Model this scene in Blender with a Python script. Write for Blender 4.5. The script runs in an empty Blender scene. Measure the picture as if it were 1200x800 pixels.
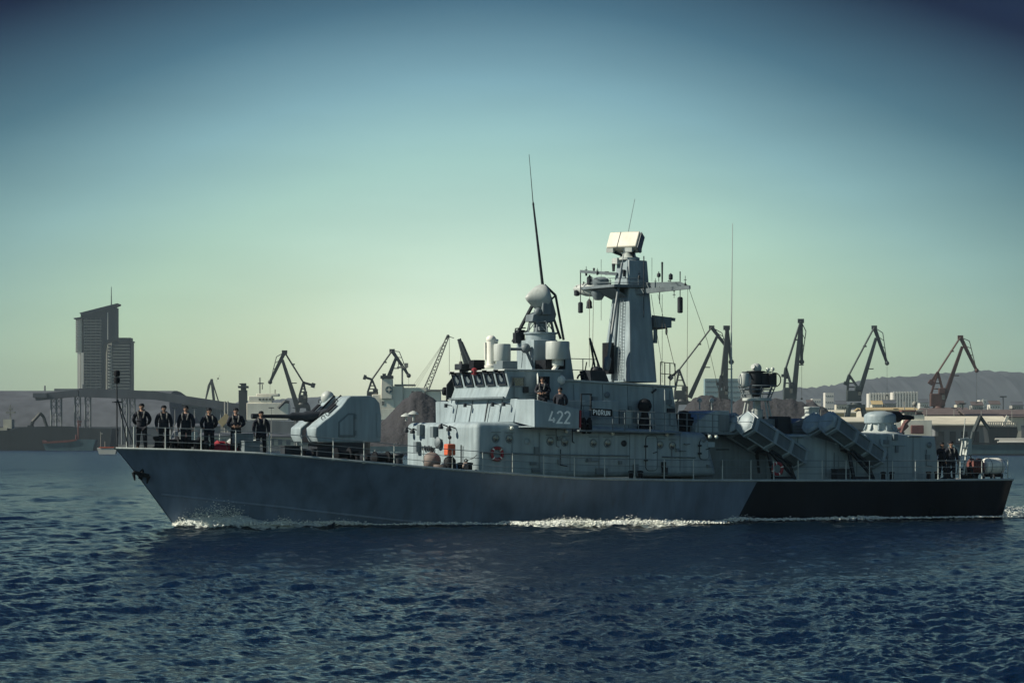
import bpy, bmesh, math, random
import numpy as np
from mathutils import Vector, Matrix, noise
R = math.radians
scn = bpy.context.scene
col = scn.collection
rng = random.Random(7)

# ------------------------------------------------------------------ camera
F, HZ, CH = 3423.0, 518.0, 3.8          # focal length in photo pixels, horizon row, camera height
cam_d = bpy.data.cameras.new('camera'); cam = bpy.data.objects.new('camera', cam_d); col.objects.link(cam)
cam.location = (0, 0, CH); cam.rotation_euler = (R(90), 0, 0)
cam_d.sensor_fit = 'HORIZONTAL'; cam_d.sensor_width = 36; cam_d.lens = 36 * F / 1200
cam_d.shift_y = (HZ - 400) / 1200; cam_d.clip_start = 0.5; cam_d.clip_end = 30000
scn.camera = cam

# ------------------------------------------------------------------ sky, sun, exposure
SUN_EL, SUN_AZ = 35.0, -97.0            # degrees; azimuth clockwise from +Y
w = bpy.data.worlds.new('World'); scn.world = w; w.use_nodes = True
nt = w.node_tree; nt.nodes.clear()
def N(t, **k):
    n = nt.nodes.new(t)
    for a, b in k.items(): setattr(n, a, b)
    return n
def ML(op, a, b=None):
    n = N('ShaderNodeMath', operation=op)
    for i, v in enumerate((a, b)):
        if v is None: continue
        if isinstance(v, (int, float)): n.inputs[i].default_value = v
        else: nt.links.new(v, n.inputs[i])
    return n.outputs[0]
sky = N('ShaderNodeTexSky', sky_type='NISHITA', sun_disc=False, sun_elevation=R(SUN_EL), sun_rotation=R(SUN_AZ),
        air_density=1.0, dust_density=1.0, ozone_density=1.0)
tc = N('ShaderNodeTexCoord'); sp = N('ShaderNodeSeparateXYZ'); nt.links.new(tc.outputs['Generated'], sp.inputs[0])
# spring haze with a corner vignette painted in: pale and warm over the harbour, deepening to teal and navy overhead and away to the sides
ex = ML('POWER', ML('ABSOLUTE', ML('DIVIDE', ML('ADD', sp.outputs['X'], 0.012), 0.235)), 2.0)
ey = ML('POWER', ML('ABSOLUTE', ML('DIVIDE', sp.outputs['Z'], 0.150)), 2.0)
# sky behind the camera widened and brightened, added to fill the ship's shaded side
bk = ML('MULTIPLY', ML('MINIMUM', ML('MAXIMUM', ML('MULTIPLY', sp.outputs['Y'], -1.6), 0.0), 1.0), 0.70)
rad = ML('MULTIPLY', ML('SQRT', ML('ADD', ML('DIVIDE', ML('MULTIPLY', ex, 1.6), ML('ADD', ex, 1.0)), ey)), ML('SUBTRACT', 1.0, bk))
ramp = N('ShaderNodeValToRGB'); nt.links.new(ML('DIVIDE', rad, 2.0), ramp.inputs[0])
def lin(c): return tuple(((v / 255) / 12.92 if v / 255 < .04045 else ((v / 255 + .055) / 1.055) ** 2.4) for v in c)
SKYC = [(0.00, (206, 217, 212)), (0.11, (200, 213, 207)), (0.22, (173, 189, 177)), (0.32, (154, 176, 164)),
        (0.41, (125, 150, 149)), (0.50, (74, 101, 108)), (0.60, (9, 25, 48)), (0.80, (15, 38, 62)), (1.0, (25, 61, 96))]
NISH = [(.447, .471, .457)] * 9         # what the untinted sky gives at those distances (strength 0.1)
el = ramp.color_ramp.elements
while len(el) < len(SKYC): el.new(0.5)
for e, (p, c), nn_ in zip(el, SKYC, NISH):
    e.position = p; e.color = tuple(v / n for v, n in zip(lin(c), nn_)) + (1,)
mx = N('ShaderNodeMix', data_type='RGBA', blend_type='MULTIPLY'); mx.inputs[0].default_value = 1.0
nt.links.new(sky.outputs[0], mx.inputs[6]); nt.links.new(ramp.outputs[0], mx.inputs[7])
# thin uneven veils of haze
vm = N('ShaderNodeMapping'); vm.inputs['Scale'].default_value = (5, 5, 26); nt.links.new(tc.outputs['Generated'], vm.inputs[0])
vn = N('ShaderNodeTexNoise'); vn.inputs['Scale'].default_value = 1.6; vn.inputs['Detail'].default_value = 5; nt.links.new(vm.outputs[0], vn.inputs['Vector'])
vr = N('ShaderNodeMapRange'); nt.links.new(vn.outputs[0], vr.inputs[0])
for i_, v_ in enumerate((.3, .7, .955, 1.045)): vr.inputs[1 + i_].default_value = v_
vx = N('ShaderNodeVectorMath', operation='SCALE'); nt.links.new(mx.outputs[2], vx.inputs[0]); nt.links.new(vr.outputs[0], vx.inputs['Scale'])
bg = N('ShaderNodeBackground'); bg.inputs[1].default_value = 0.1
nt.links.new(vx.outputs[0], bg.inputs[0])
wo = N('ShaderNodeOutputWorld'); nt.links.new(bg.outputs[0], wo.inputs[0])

sd = bpy.data.lights.new('sun', 'SUN'); sd.energy = 4.5; sd.angle = R(0.5); sd.color = (1.0, 0.93, 0.76)
sun = bpy.data.objects.new('sun', sd); col.objects.link(sun)
sv = Vector((math.sin(R(SUN_AZ)) * math.cos(R(SUN_EL)), math.cos(R(SUN_AZ)) * math.cos(R(SUN_EL)), math.sin(R(SUN_EL))))
sun.rotation_euler = sv.to_track_quat('Z', 'Y').to_euler(); sun.location = (-60, 60, 80)
vs = scn.view_settings
scn.display_settings.display_device = 'sRGB'
vs.view_transform = 'Standard'; vs.look = 'None'; vs.exposure = 0.55; vs.gamma = 1.0; vs.use_curve_mapping = False
cy = scn.cycles
cy.use_denoising = True; cy.max_bounces = 6; cy.volume_bounces = 0; cy.transparent_max_bounces = 8
cy.caustics_reflective = False; cy.caustics_refractive = False

# ------------------------------------------------------------------ materials
MAT = {}
def paint(name, c, rough=0.55, vary=0.25, streak=0.0, scale=1.0, bump=0.0, metal=0.0, rust=0.0, spec=0.4, bscale=1.2):
    m = bpy.data.materials.new(name); m.use_nodes = True; t = m.node_tree; b = t.nodes['Principled BSDF']
    def nn(k): return t.nodes.new(k)
    co = nn('ShaderNodeTexCoord')
    n1 = nn('ShaderNodeTexNoise'); n1.inputs['Scale'].default_value = 0.7 * scale; n1.inputs['Detail'].default_value = 6
    t.links.new(co.outputs['Object'], n1.inputs['Vector'])
    mp = nn('ShaderNodeMapping'); mp.inputs['Scale'].default_value = (2.2 * scale, 2.2 * scale, 0.18 * scale)
    t.links.new(co.outputs['Object'], mp.inputs[0])
    n2 = nn('ShaderNodeTexNoise'); n2.inputs['Scale'].default_value = 1.6; n2.inputs['Detail'].default_value = 5
    t.links.new(mp.outputs[0], n2.inputs['Vector'])
    def rmp(src, lo, hi, a, bb):
        q = nn('ShaderNodeMapRange'); t.links.new(src, q.inputs[0])
        for i, v in enumerate((lo, hi, a, bb)): q.inputs[1 + i].default_value = v
        return q.outputs[0]
    def mul(x, y):
        q = nn('ShaderNodeMath'); q.operation = 'MULTIPLY'; t.links.new(x, q.inputs[0]); t.links.new(y, q.inputs[1]); return q.outputs[0]
    f = mul(rmp(n1.outputs[0], .3, .7, 1 - vary, 1 + vary), rmp(n2.outputs[0], .35, .7, 1 + streak * .4, 1 - streak))
    k = nn('ShaderNodeVectorMath'); k.operation = 'SCALE'; k.inputs[0].default_value = c[:3]; t.links.new(f, k.inputs['Scale'])
    out = k.outputs[0]
    if rust:
        n3 = nn('ShaderNodeTexNoise'); n3.inputs['Scale'].default_value = 2.6; n3.inputs['Detail'].default_value = 8
        t.links.new(mp.outputs[0], n3.inputs['Vector'])
        q = nn('ShaderNodeMix'); q.data_type = 'RGBA'; t.links.new(rmp(n3.outputs[0], .60, .75, 0, rust), q.inputs[0])
        t.links.new(out, q.inputs[6]); q.inputs[7].default_value = (.10, .055, .035, 1); out = q.outputs[2]
    t.links.new(out, b.inputs['Base Color'])
    t.links.new(rmp(n1.outputs[0], .3, .7, max(.05, rough - .12), min(1, rough + .12)), b.inputs['Roughness'])
    b.inputs['Metallic'].default_value = metal; b.inputs['Specular IOR Level'].default_value = spec
    if bump:
        n4 = nn('ShaderNodeTexNoise'); n4.inputs['Scale'].default_value = bscale; n4.inputs['Detail'].default_value = 3
        t.links.new(co.outputs['Object'], n4.inputs['Vector'])
        bp = nn('ShaderNodeBump'); bp.inputs['Strength'].default_value = 1.0; bp.inputs['Distance'].default_value = bump
        t.links.new(n4.outputs[0], bp.inputs['Height']); t.links.new(bp.outputs[0], b.inputs['Normal'])
    MAT[name] = m
    return m
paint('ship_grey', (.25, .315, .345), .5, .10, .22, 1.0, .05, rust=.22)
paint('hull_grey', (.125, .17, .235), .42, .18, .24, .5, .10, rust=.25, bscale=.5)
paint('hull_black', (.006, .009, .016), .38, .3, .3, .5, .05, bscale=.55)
paint('boot', (.06, .03, .03), .6)
paint('deck_grey', (.09, .105, .11), .8, .25, 0, 1.5)
paint('light_grey', (.38, .42, .41), .5, .10, .15, 2.0)
paint('cream', (.60, .58, .50), .5, .06, .08, 2.0)
paint('white', (.72, .72, .66), .5, .08, .15, 2.0)
paint('letter_white', (.92, .92, .89), .5, .05, 0)
paint('dark_metal', (.024, .030, .038), .55, .3, 0, 3.0, spec=.2)
paint('black', (.008, .010, .014), .65, .3, 0, 3.0, spec=.15)
paint('rope', (.10, .09, .075), .8)
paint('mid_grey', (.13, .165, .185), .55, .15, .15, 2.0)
paint('red', (.24, .025, .035), .6, .2, .1, 3.0)
paint('orange', (.50, .10, .045), .6, .2, .1, 3.0)
paint('fender', (.17, .14, .13), .7, .3, 0, 3.0)
paint('rubber', (.02, .02, .022), .8)
paint('glass', (.012, .02, .03), .08, .2, 0, spec=.9)
paint('lens', (.5, .55, .5), .15, .1, 0, spec=.8)
paint('jacket', (.010, .013, .022), .85, .3, 0, 6.0)
paint('trouser', (.009, .011, .018), .9, .3, 0, 6.0)
paint('vest', (.075, .08, .08), .7, .2, 0, 6.0)
paint('skin', (.30, .18, .13), .6, .1, 0, 8.0)
paint('leather', (.008, .008, .009), .4)
# harbour
paint('crane_dark', (.017, .024, .028), .6, .3, .2, .2, rust=.3)
paint('crane_rust', (.07, .035, .03), .6, .3, .2, .2)
paint('crane_teal', (.022, .036, .04), .6, .3, .2, .2, rust=.25)
paint('coal', (.024, .024, .029), .95, .35, 0, .35, .8, bscale=.5)
paint('shed_roof', (.062, .072, .088), .8, .2, .25, .05)
paint('shed_wall', (.14, .155, .165), .8, .2, .3, .06)
paint('pale_roof', (.52, .50, .40), .7, .1, .15, .06)
paint('pale_wall', (.46, .44, .36), .8, .2, .2, .06)
paint('brown_roof', (.09, .07, .068), .85, .2, .2, .08)
paint('concrete', (.26, .26, .24), .85, .2, .25, .08)
paint('yellow_paint', (.42, .33, .17), .7, .2, .1, .1)
paint('tower_glass', (.010, .016, .024), .6, .4, .1, .03, spec=.08)
paint('tower_white', (.50, .50, .46), .7, .1, .1, .03)
paint('block_teal', (.15, .23, .25), .7, .15, .1, .03)
paint('block_pale', (.50, .49, .45), .7, .12, .15, .03)
paint('ship_white', (.70, .68, .58), .5, .1, .15, .1)
paint('cargo_dark', (.020, .026, .032), .6, .3, .2, .06)
paint('cargo_blue', (.05, .10, .12), .55, .25, .25, .08)
paint('red_primer', (.14, .05, .045), .7, .3, .2, .2)
paint('wood', (.036, .042, .052), .95, .22, 0, .012)
paint('ground', (.12, .12, .115), .9, .3, 0, .02)

# ------------------------------------------------------------------ helpers
ORG, FLIP = {}, set()
def root_of(o):
    while o.parent: o = o.parent
    return o
def tag(o, label, cat, group=None):
    o['label'] = label; o['category'] = cat
    if group: o['group'] = group
    return o
def thing(name, label, cat, loc=(0, 0, 0), rz=0.0, group=None):
    o = bpy.data.objects.new(name, None); col.objects.link(o)
    o.empty_display_size = .3
    o.location = loc; o.rotation_euler = (0, 0, rz); return tag(o, label, cat, group)
def wthing(name, label, cat, loc, group=None):      # parts are given in world coordinates
    o = thing(name, label, cat, loc, 0, group); ORG[o.name] = Vector(loc); return o

def frame(d):
    d = d.normalized(); u = Vector((0, 0, 1)) if abs(d.z) < .95 else Vector((0, 1, 0))
    a = d.cross(u).normalized(); return a, a.cross(d).normalized()
class MB:
    def __init__(s): s.v, s.f, s.m, s.k, s.mi = [], [], [], [], 0
    def add(s, vs, fs, smooth=False):
        b = len(s.v); s.v += [Vector(p) for p in vs]
        for f in fs: s.f.append([b + i for i in f]); s.m.append(s.mi); s.k.append(smooth)
        return s
    def mat(s, i): s.mi = i; return s
    def box(s, c, size, rz=0.0, M=None):
        c = Vector(c); hx, hy, hz = (x / 2 for x in size)
        P = [Vector((x, y, z)) for x in (-hx, hx) for y in (-hy, hy) for z in (-hz, hz)]
        if M is None: M = Matrix.Rotation(rz, 3, 'Z')
        return s.add([c + M @ p for p in P], [(0, 1, 3, 2), (4, 6, 7, 5), (0, 4, 5, 1), (2, 3, 7, 6), (0, 2, 6, 4), (1, 5, 7, 3)])
    def prism(s, poly, off):
        off = Vector(off); n = len(poly); P = [Vector(p) for p in poly]
        return s.add(P + [p + off for p in P], [list(range(n)), list(range(2 * n - 1, n - 1, -1))] +
                     [(i, (i + 1) % n, n + (i + 1) % n, n + i) for i in range(n)])
    def loft(s, A, B, caps=True):
        n = len(A); return s.add(list(A) + list(B), ([list(range(n)), list(range(2 * n - 1, n - 1, -1))] if caps else []) +
                     [(i, (i + 1) % n, n + (i + 1) % n, n + i) for i in range(n)])
    def beam(s, p0, p1, w, h=None, w1=None):
        p0, p1 = Vector(p0), Vector(p1); a, b = frame(p1 - p0); h = h or w; k = (w1 / w) if w1 else 1
        A = [p0 + a * x * w / 2 + b * y * h / 2 for x, y in ((-1, -1), (1, -1), (1, 1), (-1, 1))]
        B = [p1 + a * x * w * k / 2 + b * y * h * k / 2 for x, y in ((-1, -1), (1, -1), (1, 1), (-1, 1))]
        return s.loft(A, B)
    def tube(s, p0, p1, r, r1=None, n=8, caps=True):
        p0, p1 = Vector(p0), Vector(p1)
        if (p1 - p0).length < 1e-6: return s
        a, b = frame(p1 - p0); r1 = r if r1 is None else r1
        cs = [(math.cos(2 * math.pi * i / n), math.sin(2 * math.pi * i / n)) for i in range(n)]
        A = [p0 + a * x * r + b * y * r for x, y in cs]; B = [p1 + a * x * r1 + b * y * r1 for x, y in cs]
        base = len(s.v); s.v += A + B
        for i in range(n): s.f.append([base + i, base + (i + 1) % n, base + n + (i + 1) % n, base + n + i]); s.m.append(s.mi); s.k.append(True)
        if caps:
            s.f += [[base + i for i in range(n)][::-1], [base + n + i for i in range(n)]]; s.m += [s.mi] * 2; s.k += [False] * 2
        return s
    def path(s, pts, r, n=6, r1=None):
        r1 = r if r1 is None else r1; k = len(pts) - 1
        for i in range(k): s.tube(pts[i], pts[i + 1], r + (r1 - r) * i / k, r + (r1 - r) * (i + 1) / k, n, caps=(k == 1))
        return s
    def lathe(s, c, prof, axis=(0, 0, 1), n=20):
        """prof: list of (radius, distance along axis)"""
        c = Vector(c); ax = Vector(axis).normalized(); a, b = frame(ax); base = len(s.v); k = len(prof)
        for r, t in prof:
            for i in range(n):
                g = 2 * math.pi * i / n; s.v.append(c + ax * t + a * (r * math.cos(g)) + b * (r * math.sin(g)))
        for j in range(k - 1):
            for i in range(n):
                s.f.append([base + j * n + i, base + j * n + (i + 1) % n, base + (j + 1) * n + (i + 1) % n, base + (j + 1) * n + i]); s.m.append(s.mi); s.k.append(True)
        for j, rev in ((0, True), (k - 1, False)):
            if prof[j][0] > 1e-4:
                q = [base + j * n + i for i in range(n)]; s.f.append(q[::-1] if rev else q); s.m.append(s.mi); s.k.append(False)
        return s
    def ball(s, c, r, n=12, sc=(1, 1, 1)):
        c = Vector(c); base = len(s.v); rings = n // 2
        s.v.append(c + Vector((0, 0, r * sc[2])))
        for j in range(1, rings):
            t = math.pi * j / rings
            for i in range(n):
                g = 2 * math.pi * i / n
                s.v.append(c + Vector((r * sc[0] * math.sin(t) * math.cos(g), r * sc[1] * math.sin(t) * math.sin(g), r * sc[2] * math.cos(t))))
        s.v.append(c - Vector((0, 0, r * sc[2]))); last = len(s.v) - 1
        def F_(q): s.f.append(q); s.m.append(s.mi); s.k.append(True)
        for i in range(n):
            F_([base, base + 1 + i, base + 1 + (i + 1) % n]); F_([last, last - n + (i + 1) % n, last - n + i])
            for j in range(rings - 2):
                o = base + 1 + j * n; F_([o + i, o + n + i, o + n + (i + 1) % n, o + (i + 1) % n])
        return s
    def torus(s, c, Rr, r, axis=(0, 0, 1), n=24, k=8, a0=0.0, a1=None):
        c = Vector(c); ax = Vector(axis).normalized(); a, b = frame(ax); base = len(s.v)
        full = a1 is None; a1 = 2 * math.pi if full else a1; cnt = n if full else n + 1
        for i in range(cnt):
            g = a0 + (a1 - a0) * i / n; rd = a * math.cos(g) + b * math.sin(g)
            for j in range(k):
                h = 2 * math.pi * j / k; s.v.append(c + rd * (Rr + r * math.cos(h)) + ax * (r * math.sin(h)))
        for i in range(n):
            i2 = (i + 1) % cnt
            for j in range(k):
                s.f.append([base + i * k + j, base + i2 * k + j, base + i2 * k + (j + 1) % k, base + i * k + (j + 1) % k]); s.m.append(s.mi); s.k.append(True)
        return s
    def lattice(s, p0, p1, w, r, n=8, w1=None):
        p0, p1 = Vector(p0), Vector(p1); a, b = frame(p1 - p0); w1 = w if w1 is None else w1
        def c(i, t):
            ww = (w + (w1 - w) * t) / 2; x, y = ((-1, -1), (1, -1), (1, 1), (-1, 1))[i % 4]; return p0.lerp(p1, t) + a * x * ww + b * y * ww
        for i in range(4):
            s.tube(c(i, 0), c(i, 1), r, n=4)
            for j in range(n): s.tube(c(i + (j % 2), j / n), c(i + 1 - (j % 2), (j + 1) / n), r * .6, n=4, caps=False)
        return s
    def build(s, name, mats, parent=None, bevel=0.0, seg=2, kind=None, label=None, smooth=None):
        if not s.f: return None
        mats = mats if isinstance(mats, (list, tuple)) else [mats]
        V = s.v
        if parent is not None:
            rt = root_of(parent)
            if rt.name in FLIP: V = [Vector((p.x, -p.y, p.z)) for p in V]
            elif rt.name in ORG: V = [p - ORG[rt.name] for p in V]
        me = bpy.data.meshes.new(name); me.from_pydata([tuple(p) for p in V], [], s.f)
        for m in mats: me.materials.append(MAT[m])
        me.polygons.foreach_set('material_index', s.m)
        me.polygons.foreach_set('use_smooth', s.k if smooth is None else [smooth] * len(s.k))
        bm = bmesh.new(); bm.from_mesh(me); bmesh.ops.recalc_face_normals(bm, faces=bm.faces); bm.to_mesh(me); bm.free()
        me.set_sharp_from_angle(angle=R(42))
        o = bpy.data.objects.new(name, me); col.objects.link(o)
        if parent is not None: o.parent = parent
        if bevel:
            b = o.modifiers.new('bevel', 'BEVEL'); b.width = bevel; b.segments = seg; b.limit_method = 'ANGLE'; b.angle_limit = R(35)
        if kind: o['kind'] = kind
        if label: o['label'] = label
        return o
def copy_tree(o, parent=None):
    c = o.copy(); col.objects.link(c)
    if parent is not None: c.parent = parent
    for ch in list(o.children): copy_tree(ch, c)
    return c
def bw(px, py, D):                       # photo pixel at distance D -> world
    return Vector(((px - 600) / F * D, D, CH + (HZ - py) / F * D))

# stroke lettering: polylines in a 0..w x 0..1 box
def arc(cx, cy, rx, ry, a0, a1, n=10): return [(cx + rx * math.cos(R(a0 + (a1 - a0) * i / n)), cy + ry * math.sin(R(a0 + (a1 - a0) * i / n))) for i in range(n + 1)]
GLY = {
 '4': (.62, [[(.46, 0), (.46, .45)], [(.34, 1), (.03, .22), (.62, .22)]]),
 '2': (.56, [arc(.27, .74, .24, .24, 170, -35) + [(.03, .0), (.55, .0)]]),
 'P': (.55, [[(.04, 0), (.04, 1), (.3, 1)] + arc(.3, .75, .2, .25, 90, -90)[1:] + [(.04, .5)]]),
 'I': (.12, [[(.06, 0), (.06, 1)]]),
 'O': (.56, [arc(.28, .5, .24, .5, 90, 450, 20)]),
 'R': (.56, [[(.04, 0), (.04, 1), (.3, 1)] + arc(.3, .75, .2, .25, 90, -90)[1:] + [(.04, .5)], [(.28, .5), (.52, 0)]]),
 'U': (.56, [[(.04, 1)] + arc(.28, .28, .24, .28, 180, 360) + [(.52, 1)]]),
 'N': (.58, [[(.04, 0), (.04, 1)], [(.06, .97), (.50, .03)], [(.52, 0), (.52, 1)]])}
def lettering(mb, text, org, ux, uz, h, t, gap=.2, proud=.004):
    """flat strokes on a plane: org lower-left, ux / uz unit vectors, h cap height, t stroke width"""
    org, ux, uz = Vector(org), Vector(ux), Vector(uz); nrm = ux.cross(uz).normalized(); x = 0
    for ch in text:
        wd, st = GLY[ch]
        for pl in st:
            P = [Vector((x + a * h, b * h, 0)) for a, b in pl]; L, Rr = [], []
            for i, p in enumerate(P):
                d0 = (P[i] - P[i - 1]).normalized() if i else (P[1] - P[0]).normalized()
                d1 = (P[i + 1] - P[i]).normalized() if i < len(P) - 1 else d0
                d = (d0 + d1).normalized(); nn = Vector((-d.y, d.x, 0)); k = min(2.2, 1 / max(.3, nn.dot(Vector((-d0.y, d0.x, 0)))))
                if i == 0: p = p - d * t * .0
                L.append(p + nn * t / 2 * k); Rr.append(p - nn * t / 2 * k)
            W = lambda p, z: org + ux * p.x + uz * p.y + nrm * z
            for i in range(len(P) - 1):
                A = [W(L[i], 0), W(L[i + 1], 0), W(Rr[i + 1], 0), W(Rr[i], 0)]
                mb.prism(A, nrm * proud)
        x += (wd + gap) * h
    return x
# ------------------------------------------------------------------ water: one sheet, fine in front of the camera, coarse elsewhere
TH = R(28); CT, ST = math.cos(TH), math.sin(TH)
OX, OY = -465 / F * 128, 128.0
def q(px, py, y):                        # photo pixel on the ship's fore-and-aft plane y (port positive) -> ship (x aft, y port, z up)
    a = (px - 600) / F
    x = (a * (OY - CT * y) - OX - ST * y) / (CT - a * ST)
    Y = OY + ST * x - CT * y
    return Vector((x, y, CH + (HZ - py) / F * Y))
def shipw(v): return Vector((OX + CT * v[0] + ST * v[1], OY + ST * v[0] - CT * v[1], v[2]))
XB = [0, 1, 2, 4, 6, 8, 10, 12, 15, 18, 30, 36, 42, 46.2]; YB = [.06, .75, 1.32, 2.28, 2.95, 3.42, 3.75, 4.0, 4.2, 4.3, 4.3, 4.2, 4.0, 3.7]
XW = [2.87, 5, 8, 12, 16, 20, 26, 34, 45.8]; YW = [.03, .72, 1.5, 2.5, 3.2, 3.6, 3.85, 3.85, 3.3]
def foamline(x):                         # strength of broken water along the hull (ship x)
    return np.interp(x, [2.6, 3.2, 5, 7, 10, 11, 12, 13, 15.5, 16.3, 17, 19, 22, 25, 26.5, 28.5, 29.3, 30.3, 31.5, 34, 36.5, 38, 40, 46, 47, 60, 70],
                        [0, 1., 1., .7, .5, .1, .05, .35, .28, .12, .8, 1., .9, .5, .08, .05, .6, .35, .2, .35, .5, .25, .12, .1, .6, .5, 0])
def make_water():
    r = [0.0, 3.0]
    while r[-1] < 34: r.append(r[-1] * 1.22)
    r[-1] = 34
    while r[-1] < 170: r.append(r[-1] * 1.0018)
    while r[-1] < 420: r.append(r[-1] * 1.0055)
    while r[-1] < 14000: r.append(r[-1] * 1.02)
    r = np.array(r[1:])
    fine = np.arange(-R(13.2), R(13.2), .0009)
    side = np.linspace(R(13.2), 2 * math.pi - R(13.2), 90)
    th = np.concatenate([fine, side[:-1]]); nt_, nr = len(th), len(r)
    dth = np.concatenate([np.full(len(fine), .0009), np.full(89, side[1] - side[0])])
    Rr, T = np.meshgrid(r, th, indexing='ij'); X = Rr * np.sin(T); Y = Rr * np.cos(T)
    dr = np.gradient(r)
    lat, rad_ = Rr * dth[None, :], np.repeat(dr[:, None], nt_, 1)
    Z = np.zeros_like(X); DX = np.zeros_like(X); DY = np.zeros_like(X); g = np.random.RandomState(4)
    for lam0, lam1, cnt, steep, wind, spread in ((4.0, 8., 7, .0035, -62, 22), (1.4, 3.4, 24, .0078, -72, 30), (.55, 1.3, 36, .0115, -76, 36), (.26, .52, 40, .0145, -78, 42)):
        for _ in range(cnt):
            lam = lam0 * (lam1 / lam0) ** g.rand(); a = R(wind + g.randn() * spread); k = 2 * math.pi / lam
            amp = steep * lam * (.6 + .8 * g.rand()) / math.sqrt(cnt) * 1.9
            fade = np.clip((lam / (abs(math.sin(a)) * lat + abs(math.cos(a)) * rad_) - 1.9) / 1.4, 0, 1)
            ph = k * (X * math.sin(a) + Y * math.cos(a)) + g.rand() * 6.283
            # gusts: patches of rougher and smoother water
            c_, s_ = np.cos(ph), np.sin(ph)
            Z += fade * amp * c_; DX -= fade * amp * .75 * math.sin(a) * s_; DY -= fade * amp * .75 * math.cos(a) * s_
    gust = .6 + .75 * (.5 + .5 * np.sin(X * .11 + Y * .031 + 1.3) * np.sin(Y * .083 - X * .04 + .4))
    # ship waves in ship coordinates
    ux, uy = X - OX, Y - OY
    sx = CT * ux + ST * uy; sy = ST * ux - CT * uy
    hb = np.interp(sx, XW, YW, left=0, right=3.0); off = np.interp(sx, [3, 12, 16, 17.5, 26, 29, 38], [.25, .6, 1.4, 3.0, 4.0, .9, 1.4]); d = sy - hb - off + .25
    near = np.clip(1 - np.hypot(X - 3, Y - 140) / 60, 0, 1)
    Z *= gust
    st = foamline(sx)
    Z += near ** .3 * ((.32 + .30 * np.exp(-((sx - 5) / 2.6) ** 2)) * st * np.exp(-((d - .25) / .55) ** 2) - .14 * np.exp(-((d - 1.9) / 1.0) ** 2) * (sx > 2) * (sx < 48)) * (sx > 2.3) * (sx < 60)
    Z += .10 * np.exp(-((d - 3.4) / 1.0) ** 2) * (sx > 4) * (sx < 60) * near
    X2, Y2 = X + DX * gust, Y + DY * gust
    P = np.stack([X2, Y2, Z], -1).reshape(-1, 3)
    P = np.vstack([P, [[0, 0, 0]]])
    i = np.arange(nr - 1)[:, None] * nt_; j = np.arange(nt_)[None, :]; j2 = (j + 1) % nt_
    quads = np.stack([i + j, i + j2, i + nt_ + j2, i + nt_ + j], -1).reshape(-1, 4)[:, ::-1]
    tris = np.stack([np.full(nt_, nr * nt_), np.arange(nt_), (np.arange(nt_) + 1) % nt_], -1)[:, ::-1]
    me = bpy.data.meshes.new('water')
    me.vertices.add(len(P)); me.vertices.foreach_set('co', P.ravel().astype(np.float32))
    nl = quads.size + tris.size; me.loops.add(nl); me.loops.foreach_set('vertex_index', np.concatenate([quads.ravel(), tris.ravel()]).astype(np.int32))
    npol = len(quads) + len(tris); me.polygons.add(npol)
    me.polygons.foreach_set('loop_start', np.concatenate([np.arange(len(quads)) * 4, len(quads) * 4 + np.arange(len(tris)) * 3]).astype(np.int32))
    me.polygons.foreach_set('use_smooth', np.ones(npol, bool))
    at = me.attributes.new('foam', 'FLOAT', 'POINT')
    fo = st * np.exp(-np.maximum(np.abs(d - .35) - .28, 0) / .38) * (sx > 2.4) * (sx < 70) * (near > 0)
    fo *= 1 + .35 * (sx < 9)
    wake = np.exp(-(sy / 3.2) ** 2) * np.clip((sx - 46) / .6, 0, 1) * np.clip(1 - (sx - 46) / 26, 0, 1) * .8
    at.data.foreach_set('value', np.append(np.maximum(fo, wake).ravel(), 0).astype(np.float32))
    me.update(); me.validate()
    m = bpy.data.materials.new('water'); m.use_nodes = True; t = m.node_tree; b = t.nodes['Principled BSDF']
    co = t.nodes.new('ShaderNodeTexCoord')
    def nz(scale, detail, stretch=(1, 1, 1), rot=0.0):
        mp = t.nodes.new('ShaderNodeMapping'); mp.inputs['Scale'].default_value = stretch; mp.inputs['Rotation'].default_value = (0, 0, rot)
        t.links.new(co.outputs['Object'], mp.inputs[0])
        n = t.nodes.new('ShaderNodeTexNoise'); n.inputs['Scale'].default_value = scale; n.inputs['Detail'].default_value = detail
        t.links.new(mp.outputs[0], n.inputs['Vector']); return n.outputs[0]
    b1 = t.nodes.new('ShaderNodeBump'); b1.inputs['Distance'].default_value = .12; t.links.new(nz(3.6, 6, (1.5, .9, 1), R(15)), b1.inputs['Height'])
    b2 = t.nodes.new('ShaderNodeBump'); b2.inputs['Distance'].default_value = .05; t.links.new(nz(12, 5, (1.3, .8, 1), R(-12)), b2.inputs['Height'])
    t.links.new(b1.outputs[0], b2.inputs['Normal'])
    b3 = t.nodes.new('ShaderNodeBump'); b3.inputs['Distance'].default_value = .22; t.links.new(nz(.35, 4, (1.2, .7, 1), R(20)), b3.inputs['Height'])
    t.links.new(b2.outputs[0], b3.inputs['Normal']); t.links.new(b3.outputs[0], b.inputs['Normal'])
    b4 = t.nodes.new('ShaderNodeBump'); b4.inputs['Distance'].default_value = .20; t.links.new(nz(.11, 5, (1.0, .45, 1), R(12)), b4.inputs['Height'])
    t.links.new(b3.outputs[0], b4.inputs['Normal']); t.links.new(b4.outputs[0], b.inputs['Normal'])
    b.inputs['Roughness'].default_value = .10; b.inputs['IOR'].default_value = 1.40
    fa = t.nodes.new('ShaderNodeAttribute'); fa.attribute_name = 'foam'
    fn = nz(3.2, 8); ad = t.nodes.new('ShaderNodeMath'); ad.operation = 'MULTIPLY_ADD'
    t.links.new(fn, ad.inputs[0]); ad.inputs[1].default_value = 1.9; ad.inputs[2].default_value = -1.42
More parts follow.
